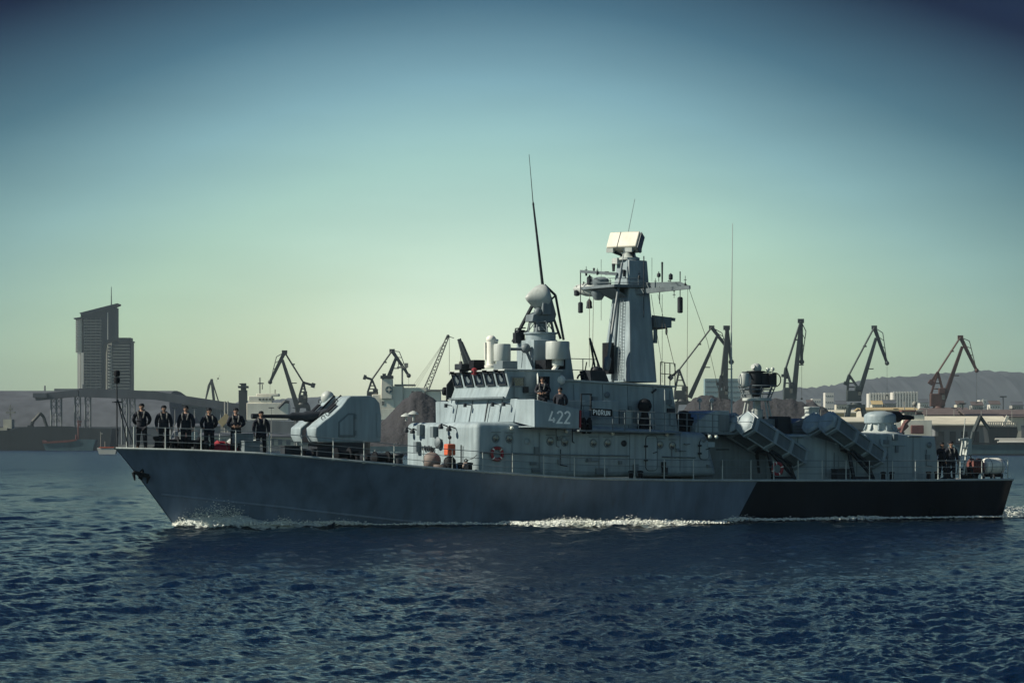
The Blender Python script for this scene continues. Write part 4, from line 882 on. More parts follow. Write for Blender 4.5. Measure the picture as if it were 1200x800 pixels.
# stern gear
m = MB()
for sx_ in (0, .35):
    b_ = q(1122, 556, 3.0) + Vector((sx_, 0, 0)); t_ = q(1129, 514, 3.0) + Vector((sx_, 0, 0)); m.beam(b_, t_, .08, .1); m.beam(q(1133, 556, 2.6) + Vector((sx_, 0, 0)), t_, .06, .06)
for k in range(5): p = q(1122 + k * 1.6, 552 - k * 9, 3.0); m.tube(p, p + Vector((.35, 0, .02)), .03, n=5)
m.path([q(1124, 515, 3.0), q(1135, 513.5, 3.0)], .06, 6); m.tube(q(1129, 514, 3), q(1131, 490, 3), .025, n=5); m.box(q(1133, 523, 2.8), (.35, .35, .8)); m.build('davit', 'light_grey', ship)
def fitting(px, py, y, kind, name, mt):
    c = q(px, py, y); c.z = zdeck(c.x) - .03; m = MB()
    if kind == 'bitts':
        m.box(c + Vector((0, 0, .04)), (.8, .3, .08))
        for s_ in (-.25, .25): m.lathe(c + Vector((s_, 0, .06)), [(.11, 0), (.10, .28), (.14, .31), (.14, .37), (.05, .4)], n=12)
    elif kind == 'box': m.box(c + Vector((0, 0, .28)), (.75, .5, .5)); m.box(c + Vector((0, 0, .56)), (.8, .55, .06)); m.box(c + Vector((0, 0, .02)), (.6, .4, .06))
    elif kind == 'winch':
        m.lathe(c + Vector((-.35, 0, .35)), [(.30, 0), (.30, .05), (.16, .06), (.16, .6), (.30, .62), (.30, .68)], (1, 0, 0), 18); m.box(c + Vector((-.3, 0, .15)), (.1, .5, .34)); m.box(c + Vector((.3, 0, .15)), (.1, .5, .34)); m.box(c + Vector((.55, 0, .25)), (.3, .3, .5))
    elif kind == 'vent': m.lathe(c, [(.16, 0), (.16, .45), (.30, .46), (.32, .56), (.18, .68), (0, .7)], n=14)
    elif kind == 'capstan': m.lathe(c, [(.32, 0), (.32, .1), (.2, .16), (.17, .4), (.26, .52), (.24, .6), (0, .62)], n=18)
    m.build(name, mt, ship, .015 if kind == 'box' else 0)
for a in ((186, 524, .6, 'capstan', 'capstan', 'black'), (200, 525, .3, 'winch', 'anchor_windlass', 'black'), (208, 526, 1.1, 'bitts', 'mooring_bitts', 'black'), (226, 527, 1.0, 'winch', 'anchor_windlass', 'black'), (236, 528, 1.6, 'bitts', 'mooring_bitts', 'black'),
          (293, 530, 2.2, 'box', 'deck_locker', 'mid_grey'), (274, 529, .4, 'vent', 'deck_vent', 'light_grey'), (362, 536, 2.8, 'bitts', 'mooring_bitts', 'black'), (378, 537, 1.9, 'box', 'ammunition_box', 'dark_metal'), (402, 540, 2.8, 'winch', 'rope_reel', 'black'),
          (425, 543, 3.2, 'bitts', 'mooring_bitts', 'black'), (447, 544, 2.9, 'winch', 'rope_reel', 'black'), (467, 546, 3.2, 'capstan', 'capstan', 'dark_metal'), (392, 538, -.4, 'vent', 'deck_vent', 'light_grey'), (340, 534, .6, 'box', 'deck_locker', 'dark_metal'), (545, 551, 3.7, 'bitts', 'mooring_bitts', 'black'),
          (745, 562, 3.95, 'bitts', 'mooring_bitts', 'black'), (1040, 562, 3.7, 'bitts', 'mooring_bitts', 'black'), (1093, 561, 3.5, 'bitts', 'mooring_bitts', 'black'), (1110, 560, 2.6, 'capstan', 'capstan', 'dark_metal'), (1134, 560, 2.0, 'box', 'deck_locker', 'dark_metal'), (985, 562, 3.2, 'box', 'deck_locker', 'dark_metal'), (300, 531, 1.3, 'vent', 'deck_vent', 'light_grey')): fitting(*a)
m = MB(); c = q(284, 514, 1.8); m.box(c, (.85, .5, .42)); m.box(c + Vector((0, 0, .22)), (.9, .55, .05))
for s_ in (-.35, .35): m.tube(c + Vector((s_, 0, -.2)), Vector((c.x + s_, c.y, zdeck(c.x) - .03)), .03, n=5)
m.build('flag_locker', 'mid_grey', ship, .02)
bk = MB(); xk = np.linspace(8.3, 11.6, 8)                        # breakwater forward of the gun
bk.add([Vector((x, 3.0 - (11.6 - x) * .75, zdeck(x) - .03)) for x in xk] + [Vector((x + .2, 3.0 - (11.6 - x) * .75, zdeck(x) + .42)) for x in xk], [(i, i + 1, 9 + i, 8 + i) for i in range(7)])
bk.add([Vector((x, -3.0 + (11.6 - x) * .75, zdeck(x) - .03)) for x in xk] + [Vector((x + .2, -3.0 + (11.6 - x) * .75, zdeck(x) + .42)) for x in xk], [(i, i + 1, 9 + i, 8 + i) for i in range(7)])
bo = bk.build('breakwater', 'dark_metal', ship); sm = bo.modifiers.new('thickness', 'SOLIDIFY'); sm.thickness = .04

clutter(930, 1092, 515, 552, YA + .005, aft, 14); clutter(800, 900, 512, 552, 2.105, mh, 9)
for px in (935, 968, 1004, 1040, 1070):
    m = MB(); m.beam(q(px, 511, YA + .01), q(px, 558, YA + .01), .03, .02); m.build('plate_seam', 'mid_grey', aft)
# ------------------------------------------------------------------ loose gear lying on or hanging from the ship (things of their own)
def onship(name, label, cat, loc, rz=0.0, group=None): return thing(name, label, cat, shipw(loc), rz, group)
def ringbuoy(px, py, y, label, frame_=False):
    c = q(px, py, y); r = onship('life_ring', label, 'life ring', c, TH, 'life rings on the ship side')
    m = MB(); m.torus((0, 0, 0), .27, .075, (0, 1, 0), 28, 10); o = m.build('ring', 'red', r)
    for k in range(4):
        g = R(45 + 90 * k) if not frame_ else R(20 + 90 * k); m = MB(); m.lathe(Vector((.27 * math.cos(g), 0, .27 * math.sin(g))) - Vector((-math.sin(g), 0, math.cos(g))) * .025, [(.078, 0), (.0795, .01), (.0795, .04), (.078, .05)], (-math.sin(g), 0, math.cos(g)), 14); m.build('white_band', 'white', r)
    m = MB()
    for k in range(4):
        g0, g1 = R(45 + 90 * k), R(135 + 90 * k); P = [Vector((.37 * math.cos(g), -.02, .37 * math.sin(g))) * (1 - .10 * math.sin(math.pi * t)) for t, g in ((t, g0 + (g1 - g0) * t) for t in np.linspace(0, 1, 6))]; m.path(P, .012, 4)
    m.build('grab_line', 'rope', r)
ringbuoy(582.5, 531.5, YL + .10, 'dark red life ring with white bands on the grey deckhouse wall below the number board')
ringbuoy(911, 549, 3.75, 'dark red life ring on the after guard rail below the missile canisters', True)
def fender(px, py, y, r, label):
    c = q(px, py, y); c.z = zdeck(c.x) + r - .02; o = onship('ball_fender', label, 'fender', c, 0, 'round fenders on the side deck')
    m = MB(); m.ball((0, 0, 0), r, 20, (1, 1, .96)); m.build('fender_body', 'fender', o); m = MB(); m.tube((0, 0, r * .9), (0, 0, r * 1.15), .07, n=10); m.torus((0, 0, r * 1.2), .07, .025, (0, 1, 0), 12, 6); m.path([(0, 0, r * 1.2), (.3, 0, r * 1.6), (.5, .1, r * 2.3)], .015, 5); m.build('fender_eye', 'rubber', o)
fender(506, 537, 2.9, .42, 'large brown ball fender on deck in front of the lit deckhouse front')
fender(546, 546, 3.5, .24, 'small dark round fender on deck near the deckhouse corner')
c = q(527, 546, 3.6); c.z = zdeck(c.x) - .03; o = onship('marker_buoy', 'orange square topped man overboard marker standing on the side deck', 'marker buoy', c, TH)
m = MB(); m.lathe((0, 0, 0), [(.24, 0), (.28, .08), (.28, .5), (.2, .62), (.06, .7), (.05, .85)], n=16); m.build('float', 'black', o)
m = MB(); m.box((0, 0, .98), (.42, .40, .52)); m.build('panel', 'orange', o, .05); m = MB(); m.path([(-.18, -.2, .75), (0, 0, 1.45), (.18, .2, .75)], .018, 5); m.tube((0, 0, .6), (0, 0, 1.5), .02, n=5); m.ball((0, 0, 1.53), .09, 10); m.build('lamp_staff', 'dark_metal', o)
c = q(516, 546, 3.4); c.z = zdeck(c.x) - .03; o = onship('rope_coil', 'pale mooring rope coil on deck beside the brown ball fender', 'rope', c, 0)
m = MB()
for k in range(4): m.torus((0, 0, .04 + .07 * k), .34 - .02 * k, .038, n=24, k=6)
m.build('coil', 'fender', o)
c = q(559.5, 529, 0); 
# red tarpaulin bundle on the foredeck
c = q(259, 525, 1.2); c.z = zdeck(c.x) - .03; o = onship('tarpaulin_bundle', 'dark red tarpaulin covered bundle on the foredeck between two sailors', 'tarpaulin', c, TH)
m = MB(); rows = []
for k, (xx, hw, hh) in enumerate(((-.85, .05, .08), (-.55, .25, .26), (-.15, .36, .52), (.15, .38, .48), (.55, .28, .32), (.9, .08, .16))):
    rows.append([Vector((xx, hw * math.cos(R(a)) * 1.0, hh * max(0, math.sin(R(a))) * (1 + .12 * math.sin(a * .13 + k * 2)))) for a in range(0, 181, 15)])
nn_ = len(rows[0]); m.add([p for r_ in rows for p in r_], [(j * nn_ + i, j * nn_ + i + 1, (j + 1) * nn_ + i + 1, (j + 1) * nn_ + i) for j in range(5) for i in range(nn_ - 1)], True)
m.build('tarpaulin', 'red', o); m = MB()
for j in (1, 3): m.path([p * 1.02 for p in rows[j]], .018, 5)
m.build('lashing', 'rope', o)
# life raft canister and red drum by the stern rail
a_, b_ = q(1153, 546, 2.9), q(1174, 545.5, 2.9); L = (b_ - a_).length; c = Vector((a_.x, a_.y, a_.z)); o = onship('life_raft', 'white ribbed life raft canister lying on a cradle by the stern rail', 'life raft', c, TH)
m = MB(); prof = [(0, -.02), (.30, .0), (.38, .06), (.40, .14)] + [(.40 + (.018 if k % 2 else 0), .16 + (L - .34) * k / 14) for k in range(15)] + [(.38, L - .08), (.30, L), (0, L + .02)]; m.lathe((0, 0, 0), prof, (1, 0, 0), 28); m.build('canister', 'white', o)
m = MB()
for k in (.2, .78): m.box((L * k, 0, -.46), (.12, .7, .16)); m.torus((L * k, 0, 0), .415, .015, (1, 0, 0), 24, 5); m.beam((L * k, -.3, -.5), (L * k, -.3, -.72), .08); m.beam((L * k, .3, -.5), (L * k, .3, -.72), .08)
m.build('cradle', 'dark_metal', o)
c = q(1143, 546, 2.9); o = onship('hose_reel', 'rusty red rope reel beside the white life raft canister', 'reel', c, TH)
m = MB(); m.lathe((-.25, 0, 0), [(.40, 0), (.40, .05), (.33, .06), (.36, .15), (.32, .22), (.36, .3), (.33, .42), (.40, .44), (.40, .5)], (1, 0, 0), 24); m.build('drum', 'red_primer', o); m = MB(); m.beam((-.28, -.3, -.7), (-.28, 0, 0), .08); m.beam((-.28, .3, -.7), (-.28, 0, 0), .08); m.beam((.28, -.3, -.7), (.28, 0, 0), .08); m.beam((.28, .3, -.7), (.28, 0, 0), .08); m.build('stand', 'dark_metal', o)

# ------------------------------------------------------------------ people
def skin_mesh(name, verts, edges, radii, mat, root=0, sub=2):
    me = bpy.data.meshes.new(name); me.from_pydata(verts, edges, [])
    o = bpy.data.objects.new(name, me); col.objects.link(o)
    sk_ = o.modifiers.new('skin', 'SKIN'); sk_.use_smooth_shade = True
    layer = me.skin_vertices[0].data
    for i, r in enumerate(radii): layer[i].radius = r if isinstance(r, tuple) else (r, r)
    layer[root].use_root = True
    sb = o.modifiers.new('sub', 'SUBSURF'); sb.levels = sub; sb.render_levels = sub
    dg = bpy.context.evaluated_depsgraph_get(); ev = o.evaluated_get(dg); nm = bpy.data.meshes.new_from_object(ev)
    bpy.data.objects.remove(o); bpy.data.meshes.remove(me)
    nm.materials.clear(); nm.materials.append(MAT[mat]); nm.polygons.foreach_set('use_smooth', [True] * len(nm.polygons)); nm.name = name
    return nm
def add_to(me, mb, mat=None):            # join extra geometry into a finished mesh
    bm = bmesh.new(); bm.from_mesh(me); vs_ = [bm.verts.new(p) for p in mb.v]
    mi = 0
    for f in mb.f:
        try: ff = bm.faces.new([vs_[i] for i in f]); ff.smooth = True; ff.material_index = mi
        except ValueError: pass
    bmesh.ops.recalc_face_normals(bm, faces=bm.faces); bm.to_mesh(me); bm.free()
def make_person(label, pose='side', vest=True, cap='beanie', grp=None):
    root_ = thing('person', label, 'person', (0, 0, 0), 0, grp)
    if pose == 'side': el, wr, hn = (.285, .03, 1.13), (.275, -.07, .90), (.268, -.10, .81)
    elif pose == 'front': el, wr, hn = (.30, .0, 1.15), (.16, -.22, 1.05), (.08, -.26, 1.04)
    else: el, wr, hn = (.31, .02, 1.16), (.22, .14, .98), (.10, .18, .95)
    V, E, Rd = [], [], []
    def v(p, r): V.append(p); Rd.append(r); return len(V) - 1
    def chain(idx):
        for a, b in zip(idx, idx[1:]): E.append((a, b))
    pel = v((0, 0, .95), (.15, .11)); wa = v((0, .0, 1.12), (.135, .10)); ch = v((0, -.005, 1.30), (.165, .115)); nb_ = v((0, .01, 1.45), (.09, .075)); nk = v((0, .0, 1.52), .055); hdv = v((0, -.01, 1.60), .06)
    chain([pel, wa, ch, nb_, nk, hdv])
    for s_ in (1, -1):
        sh = v((.19 * s_, .0, 1.40), .07); e_ = v((el[0] * s_, el[1], el[2]), .048); w_ = v((wr[0] * s_, wr[1], wr[2]), .033); h_ = v((hn[0] * s_, hn[1], hn[2]), (.042, .024)); chain([nb_, sh, e_, w_, h_])
        hp_ = v((.10 * s_, 0, .86), .095); kn = v((.125 * s_, -.015, .50), .062); ak = v((.14 * s_, .02, .10), .042); to = v((.16 * s_, -.12, .04), (.045, .035)); chain([pel, hp_, kn, ak, to])
    body = skin_mesh('body', V, E, Rd, 'skin')
    x = MB(); x.ball((0, -.012, 1.655), .105, 18, (.80, .95, 1.12)); x.ball((0, -.045, 1.575), .05, 12, (1.0, 1.0, .8))       # skull and jaw
    x.lathe((0, -.105, 1.66), [(.008, .01), (.016, -.02), (.02, -.045), (0, -.05)], (0, .25, 1), 8)                                # nose
    x.ball((0, -.104, 1.605), .022, 8, (1.2, .5, .35))                                                                              # mouth
    for s_ in (1, -1): x.ball((.034 * s_, -.098, 1.668), .014, 8, (1.2, .6, .7)); x.ball((.086 * s_, .0, 1.65), .03, 8, (.35, .7, 1.1)); x.beam((.016 * s_, -.108, 1.688), (.055 * s_, -.10, 1.686), .012, .01)
    hd_, wd_ = Vector(hn), Vector(wr)
    for s_ in (1, -1):
        H = Vector((hn[0] * s_, hn[1], hn[2])); dirv = (H - Vector((wr[0] * s_, wr[1], wr[2]))).normalized()
        across = Vector((0, 1, 0)) if pose == 'side' else Vector((0, 0, 1)); curl = Vector((-s_ * .5, -.2, 0)) if pose == 'side' else Vector((0, .4, 0))
        for k, ln in enumerate((.070, .080, .074, .058)):
            p0 = H + across * (.030 - .020 * k); p1 = p0 + dirv * ln * .55; p2 = p1 + (dirv + curl).normalized() * ln * .5; x.tube(p0, p1, .0105, .0095, 6); x.tube(p1, p2, .0095, .007, 6)
        p0 = H - dirv * .03 + across * .035; x.tube(p0, p0 + (dirv * .8 + across * .7).normalized() * .035, .012, .011, 6); x.tube(p0 + (dirv * .8 + across * .7).normalized() * .035, p0 + dirv * .075 + across * .03, .011, .008, 6)
    add_to(body, x); bo_ = bpy.data.objects.new('body', body); col.objects.link(bo_); bo_.parent = root_
    # padded jacket with sleeves, hem over the hips
    V, E, Rd = [], [], []
    hem = v((0, 0, .82), (.205, .155)); a1 = v((0, 0, .98), (.20, .15)); a2 = v((0, -.01, 1.16), (.20, .15)); a3 = v((0, -.01, 1.32), (.205, .15)); a4 = v((0, .005, 1.44), (.13, .11)); a5 = v((0, -.005, 1.52), (.085, .085)); chain([hem, a1, a2, a3, a4, a5])
    for s_ in (1, -1):
        sh = v((.205 * s_, .0, 1.395), .092); e_ = v((el[0] * s_, el[1], el[2]), .078); w_ = v((wr[0] * s_, wr[1], wr[2]), .056); chain([a4, sh, e_, w_])
    ja = skin_mesh('jacket', V, E, Rd, 'jacket'); jo = bpy.data.objects.new('jacket', ja); col.objects.link(jo); jo.parent = root_
    V, E, Rd = [], [], []
    pel = v((0, 0, .92), (.17, .13))
    for s_ in (1, -1):
        hp_ = v((.10 * s_, 0, .82), .11); kn = v((.125 * s_, -.015, .50), .085); ak = v((.14 * s_, .015, .12), .075); chain([pel, hp_, kn, ak])
    tr_ = skin_mesh('trousers', V, E, Rd, 'trouser'); to_ = bpy.data.objects.new('trousers', tr_); col.objects.link(to_); to_.parent = root_
    for s_ in (1, -1):
        m = MB(); m.ball((.145 * s_, -.045, .045), .06, 12, (.85, 2.2, .9)); m.tube((.14 * s_, .02, .04), (.14 * s_, .02, .20), .058, .06, 10); m.box((.145 * s_, -.045, .012), (.10, .26, .024)); m.build('boot', 'leather', root_)
    m = MB()
    if cap == 'beanie': m.lathe((0, -.005, 1.685), [(.099, -.02), (.104, .0), (.102, .03), (.085, .075), (.05, .098), (0, .105)], (0, .12, 1), 20)
    elif cap == 'peaked':
        m.lathe((0, 0, 1.69), [(.098, -.02), (.098, .035), (.125, .075), (.11, .095), (0, .10)], (0, .08, 1), 20); m.ball((0, -.10, 1.69), .07, 10, (1.1, .8, .15))
    else: m.lathe((0, 0, 1.66), [(.10, -.06), (.112, .0), (.11, .06), (.08, .105), (0, .12)], (0, .1, 1), 20)
    m.build('cap', 'black', root_)
    if vest:
        for s_ in (1, -1):
            m = MB(); m.path([(.085 * s_, .07, 1.525), (.115 * s_, -.08, 1.475), (.105 * s_, -.165, 1.36), (.075 * s_, -.185, 1.22)], .038, 8, .03); m.build('life_vest', 'vest', root_)
        m = MB(); m.torus((0, -.005, 1.12), .19, .014, n=24, k=5); m.v = [Vector((p.x * 1.07, p.y * .84, p.z)) for p in m.v]; m.build('vest_belt', 'black', root_)
    return root_
G1 = 'sailors lining the bow rail'
pa = make_person('sailor in dark jacket and grey vest nearest the tip of the bow', 'side', grp=G1)
pb = make_person('x', 'front', grp=G1)
pc = make_person('x', 'back', grp=G1)
def place(o, px, py, ysh, yaw, k=1.0, z=None):
    p = q(px, py, ysh)
    if z is None: z = zdeck(p.x) - .035
    w_ = shipw((p.x, p.y, z)); o.location = w_; o.rotation_euler = (0, 0, yaw); o.scale = (k * 1.06, k * 1.06, k); return o
SL = [(166, 'C', 'leftmost bow sailor, in dark jacket and grey vest, nearest the jackstaff'), (192, 'A', 'sailor standing behind the black windlass, second along from the jackstaff'),
      (218, 'A', 'third sailor from the jackstaff, behind the second black deck winch'), (245, 'C', 'sailor standing just left of the red tarpaulin bundle'),
      (276.5, 'B', 'sailor with hands held together, behind the small grey locker right of the red bundle'), (306, 'A', 'sailor standing under the gun muzzle, last along the bow before the turret')]
usedA = usedB = usedC = False
for i, (px, kd, lab) in enumerate(SL):
    if kd == 'A': o = pa if not usedA else copy_tree(pa); usedA = True
    elif kd == 'C': o = pc if not usedC else copy_tree(pc); usedC = True
    else: o = pb if not usedB else copy_tree(pb); usedB = True
    o['label'] = lab; o['group'] = G1
    x_ = q(px, 525, 1.5).x; yy = yb(x_) * .62
    for _ in range(4): x_ = q(px, 525, yy).x; yy = min(yb(x_) * .62, 2.4)
    place(o, px, 525, yy, R((2, 14, -6, 22, 6, 12)[i]), (1.14, 1.11, 1.12, 1.09, 1.13, 1.10)[i])
zw = q(640, 500, YW_).z + .06
o1 = make_person('officer in peaked cap standing at the doorway of the bridge wing', 'front', True, 'peaked', 'officers on the bridge wing'); p = q(636, 470, 4.35); place(o1, 636, 470, 4.35, R(-10), 1.03, zw + .38)
m = MB(); pl = p; bx_ = Vector((p.x, 4.35, zw + .17)); m.box(bx_, (1.0, .7, .38)); m.build('duckboard', 'mid_grey', ship, .01)
o2 = make_person('crew member in dark clothes and beanie leaning on the bridge wing side behind the number', 'back', False, 'beanie', 'officers on the bridge wing'); place(o2, 656.5, 470, 4.4, R(-25), .98, zw)
o3 = copy_tree(o2); o3['label'] = 'stern sailor in dark clothing standing against the end of the after deckhouse'; o3['group'] = 'sailors at the stern'; place(o3, 1104, 560, 2.3, R(20), 1.06)
o4 = copy_tree(pa); o4['label'] = 'stern sailor in dark clothing standing beside the pale davit'; o4['group'] = 'sailors at the stern'; place(o4, 1114.5, 560, 3.0, R(14), 1.09)
# ------------------------------------------------------------------ harbour behind
def gnd(): return 2.6
def bpx(mb, D, x0, y0, x1, y1, depth, dd=0.0):          # box standing at distance D that fills pixels x0..x1, y0..y1
    a, b = bw(x0, y1, D), bw(x1, y0, D); mb.box(((a.x + b.x) / 2, D + depth / 2 + dd, (a.z + b.z) / 2), (abs(b.x - a.x), depth, abs(b.z - a.z))); return mb
def bpoly(mb, D, pts, depth): return mb.prism([bw(x, y, D) for x, y in pts], (0, depth, 0))
# land
g = MB(); g.add([(-4000, 1462, 2.6), (-20, 1462, 2.6), (120, 1010, 2.6), (260, 905, 2.6), (4000, 905, 2.6), (4000, 7500, 2.6), (-4000, 7500, 2.6)], [tuple(range(7))])
g.build('ground', 'ground', kind='structure')
qy = MB()
for a, b in (((-900, 1460), (-20, 1460)), ((-20, 1460), (120, 1008)), ((120, 1008), (260, 903)), ((260, 903), (900, 903))):
    qy.prism([(a[0], a[1], -1), (b[0], b[1], -1), (b[0], b[1], 2.5), (a[0], a[1], 2.5)], (0, 3, 0))
qy.build('quay', 'concrete', kind='structure')
# hills
def hill(D, pts, depth, name, seed):
    X = [p[0] for p in pts]; Yp = [p[1] for p in pts]; m = MB(); nx = 620; ny = 14; vs_ = []
    for j in range(ny):
        t = j / (ny - 1)
        for i in range(nx):
            px = X[0] + (X[-1] - X[0]) * i / (nx - 1); py = np.interp(px, X, Yp); top_ = bw(px, py, D); prof_ = math.sin(min(1, t * 1.35) * math.pi / 2) * (1 if t < .75 else 1 - (t - .75) * 1.2)
            n_ = noise.noise(Vector((px * .05, j * .7, seed))) * 3 + noise.noise(Vector((px * .8, j * 7.7, seed))) * 2.0 + noise.noise(Vector((px * .31, j * 1.3, seed + 4))) * 3
            vs_.append((top_.x, D - depth * .75 + depth * t, 2 + (top_.z - 2) * prof_ + n_ * min(1, t * 3)))
    m.add(vs_, [(j * nx + i, j * nx + i + 1, (j + 1) * nx + i + 1, (j + 1) * nx + i) for j in range(ny - 1) for i in range(nx - 1)], True); m.build(name, 'wood', kind='structure')
hill(5200, [(560, 487), (700, 476), (800, 470), (850, 464), (905, 457), (950, 454), (985, 449), (1020, 444), (1050, 442), (1085, 439), (1120, 437), (1150, 434), (1180, 436), (1215, 438), (1300, 440), (1450, 443), (1700, 440), (2000, 446), (2300, 452)], 900, 'hill', 3.3)
hill(5600, [(-1100, 470), (-600, 474), (-200, 484), (150, 490), (230, 480), (290, 470), (340, 467), (390, 464), (430, 466), (480, 468), (560, 470), (640, 480), (760, 488)], 700, 'hill', 8.1)
# the great storage shed on the left
D = 1560
o = wthing('storage_shed', 'huge long storage shed with dull brown arched roof behind the left quay', 'warehouse', bw(60, 520, D))
m = MB(); P0, P1 = [], []
prof = [(0, 527), (0, 500), (.06, 488), (.16, 476), (.3, 466), (.46, 458.5), (.6, 455), (.74, 454)]
for i, (t, py) in enumerate(prof):
    z = bw(0, py, D).z; yv = D + t * 130
    P0.append(Vector((bw(-140, 0, D).x, yv, z))); P1.append(Vector((bw(183 + (21 if py > 500 else 21 * (py - 454) / 46), 0, D).x, yv, z)))
def rev(P): return P + [Vector((p.x, 2 * (D + .74 * 130) - p.y, p.z)) for p in P[-2::-1]]
A_, B_ = rev(P0), rev(P1); m.loft(A_, B_); m.build('roof', 'shed_roof', o)
m = MB()
for px, py in ((21, 448), (68, 446), (70, 446)): a = bw(px, 455, D); m.tube(Vector((a.x, D + 90, a.z - 2)), Vector((a.x, D + 90, bw(px, py, D).z)), .5, n=5)
bpx(m, D, 36, 452, 88, 456, 10, 80); m.build('roof_vent', 'shed_wall', o)
D = 1650
o = wthing('storage_shed', 'smaller pale roofed storage shed just right of the huge brown shed', 'warehouse', bw(235, 520, D))
m = MB(); bpoly(m, D, [(190, 521), (200, 470), (222, 472), (262, 476), (262, 521)], 60); m.build('wall', 'shed_wall', o); m = MB(); m.prism([bw(198, 469.5, D - 2), bw(223, 471.5, D - 2), bw(264, 475.5, D - 2), bw(264, 478, D - 2), bw(198, 472, D - 2)], (0, 66, 0)); m.build('roof', 'pale_roof', o)
# towers, nearly three kilometres away
D = 2950
o = wthing('tower_block', 'tall dark glass tower with a sloping sail roof and antenna, pale edge on its left', 'tower', bw(112, 520, D))
m = MB(); bpoly(m, D, [(98, 521), (98, 372), (94.5, 372), (94.5, 366), (131, 360), (135, 360), (135, 398), (122, 402), (120, 412), (119.5, 521)], 26); m.build('wall', 'tower_glass', o)
m = MB(); bpx(m, D, 88, 373, 95, 413, 22, 4); bpx(m, D, 90, 413, 93.5, 521, 18, 4); bpx(m, D, 94.5, 413, 98, 521, 20, 2); m.build('pale_bay', 'tower_white', o)
m = MB(); bpoly(m, D - 2, [(93, 366.5), (137.5, 355.2), (137, 357), (120, 364), (95, 369)], 30); bpoly(m, D - 1, [(86, 372.6), (97, 371), (97, 373), (87, 374)], 26); m.build('sail_roof', 'tower_glass', o)
m = MB(); m.tube(bw(130.5, 362, D + 8), bw(130.5, 336, D + 8), .7, .25, 6); m.build('antenna', 'crane_dark', o)
m = MB()
for k in range(16): bpx(m, D, 88.2, 375 + k * 2.4, 94.8, 376 + k * 2.4, .4, 3.4)
for k in range(40): bpx(m, D, 98.4, 375 + k * 3.4, 119, 375.9 + k * 3.4, .4, -.5)
m.build('window_band', 'glass', o)
for px in (101, 106, 112, 117, 126):
    m = MB(); bpx(m, D, px, 372 if px < 120 else 366, px + .7, 505 if px < 120 else 398, .6, -.8); m.build('facade_fin', 'tower_white' if px == 126 else 'crane_dark', o)
o = wthing('tower_block', 'shorter flat topped tower joined to the right of the dark glass tower', 'tower', bw(138, 520, D + 40))
m = MB(); bpx(m, D + 40, 131, 401, 153.5, 521, 24); m.build('wall', 'tower_glass', o)
m = MB(); bpx(m, D + 40, 120, 405, 124.5, 521, 14, 3); bpx(m, D + 40, 126, 400, 130.8, 521, 18, 1); m.build('pale_bay', 'tower_white', o)
m = MB(); bpx(m, D + 40, 131, 395.5, 152.5, 399.2, 20, 2); bpx(m, D + 40, 131, 399.3, 154.5, 400.9, 26, -1); m.build('roof', 'tower_glass', o)
m = MB()
for k in range(30): bpx(m, D + 40, 131.3, 404 + k * 3.6, 152, 405.2 + k * 3.6, .4, -.5); bpx(m, D + 40, 126.3, 404 + k * 3.6, 130, 405.4 + k * 3.6, .4, .5)
m.build('window_band', 'glass', o)
# conveyor gallery
D = 1500
o = wthing('conveyor_bridge', 'long inclined conveyor gallery on lattice legs in front of the sheds', 'conveyor', bw(150, 520, D))
m = MB()
pts = [(42, 465.5), (93, 460), (180, 463), (272, 477), (300, 480)]
W_ = [bw(x, y, D) for x, y in pts]; m.beam(bw(42, 465.5, D), bw(92, 460.5, D), 4.2, 3.4)
for a, b in zip(W_[1:], W_[2:]): m.beam(a, b, 4, 4.4)
bpx(m, D, 40, 460.5, 56, 466, 10, -4); m.build('gallery', 'shed_roof', o)
for px, py in ((63, 465), (69, 465), (91, 462), (103, 463), (146, 463), (155, 464), (245, 474), (262, 477)):
    m = MB(); t = bw(px, py, D); m.lattice(t, Vector((t.x, D, 2.6)), 2.6, .28, 7); m.build('trestle', 'shed_wall', o)
# chimney-like silo, small heaps, left shore ship
D = 1480
o = wthing('silo_tower', 'dark square tower with flared head left of the white ship bridge', 'tower', bw(284, 520, D))
m = MB(); bpx(m, D, 279.5, 457, 289, 520, 4.5); m.build('shaft', 'crane_dark', o, .1); m = MB(); bpx(m, D, 279, 452, 290.5, 454.5, 6, -1); bpx(m, D, 282, 448.8, 288, 457, 3, .5); bpx(m, D, 280.5, 449, 285, 450.5, 3, 0); m.build('head', 'crane_dark', o, .1)
def heap(D, pts, depth, label, mat='coal', seed=1.0):
    xs_ = [p[0] for p in pts]; ys_ = [p[1] for p in pts]; cx_ = (xs_[0] + xs_[-1]) / 2; o = wthing('coal_heap', label, 'coal heap', bw(cx_, 520, D), 'bulk cargo heaps on the quay')
    m = MB(); nx, ny = 46, 17; vs_ = []
    for j in range(ny):
        t = j / (ny - 1) * 2 - 1
        for i in range(nx):
            px = xs_[0] + (xs_[-1] - xs_[0]) * i / (nx - 1); z = bw(px, np.interp(px, xs_, ys_), D).z; h = max(z - 2.6, .0) * max(0, 1 - abs(t) ** 1.25)
            n_ = noise.noise(Vector((px * .16, t * 2.2, seed))) * .9 + noise.noise(Vector((px * .6, t * 7, seed))) * .45
            vs_.append((bw(px, 0, D).x, D + t * depth / 2, 2.5 + h + n_ * min(1, h / 4)))
    m.add(vs_, [(j * nx + i, j * nx + i + 1, (j + 1) * nx + i + 1, (j + 1) * nx + i) for j in range(ny - 1) for i in range(nx - 1)], True); m.build('heap', mat, o)
heap(1520, [(200, 522), (206, 496), (213, 487), (222, 485), (230, 487.5), (236, 497), (244, 522)], 50, 'grey rounded heap behind the third bow sailor', 'shed_roof', 2)
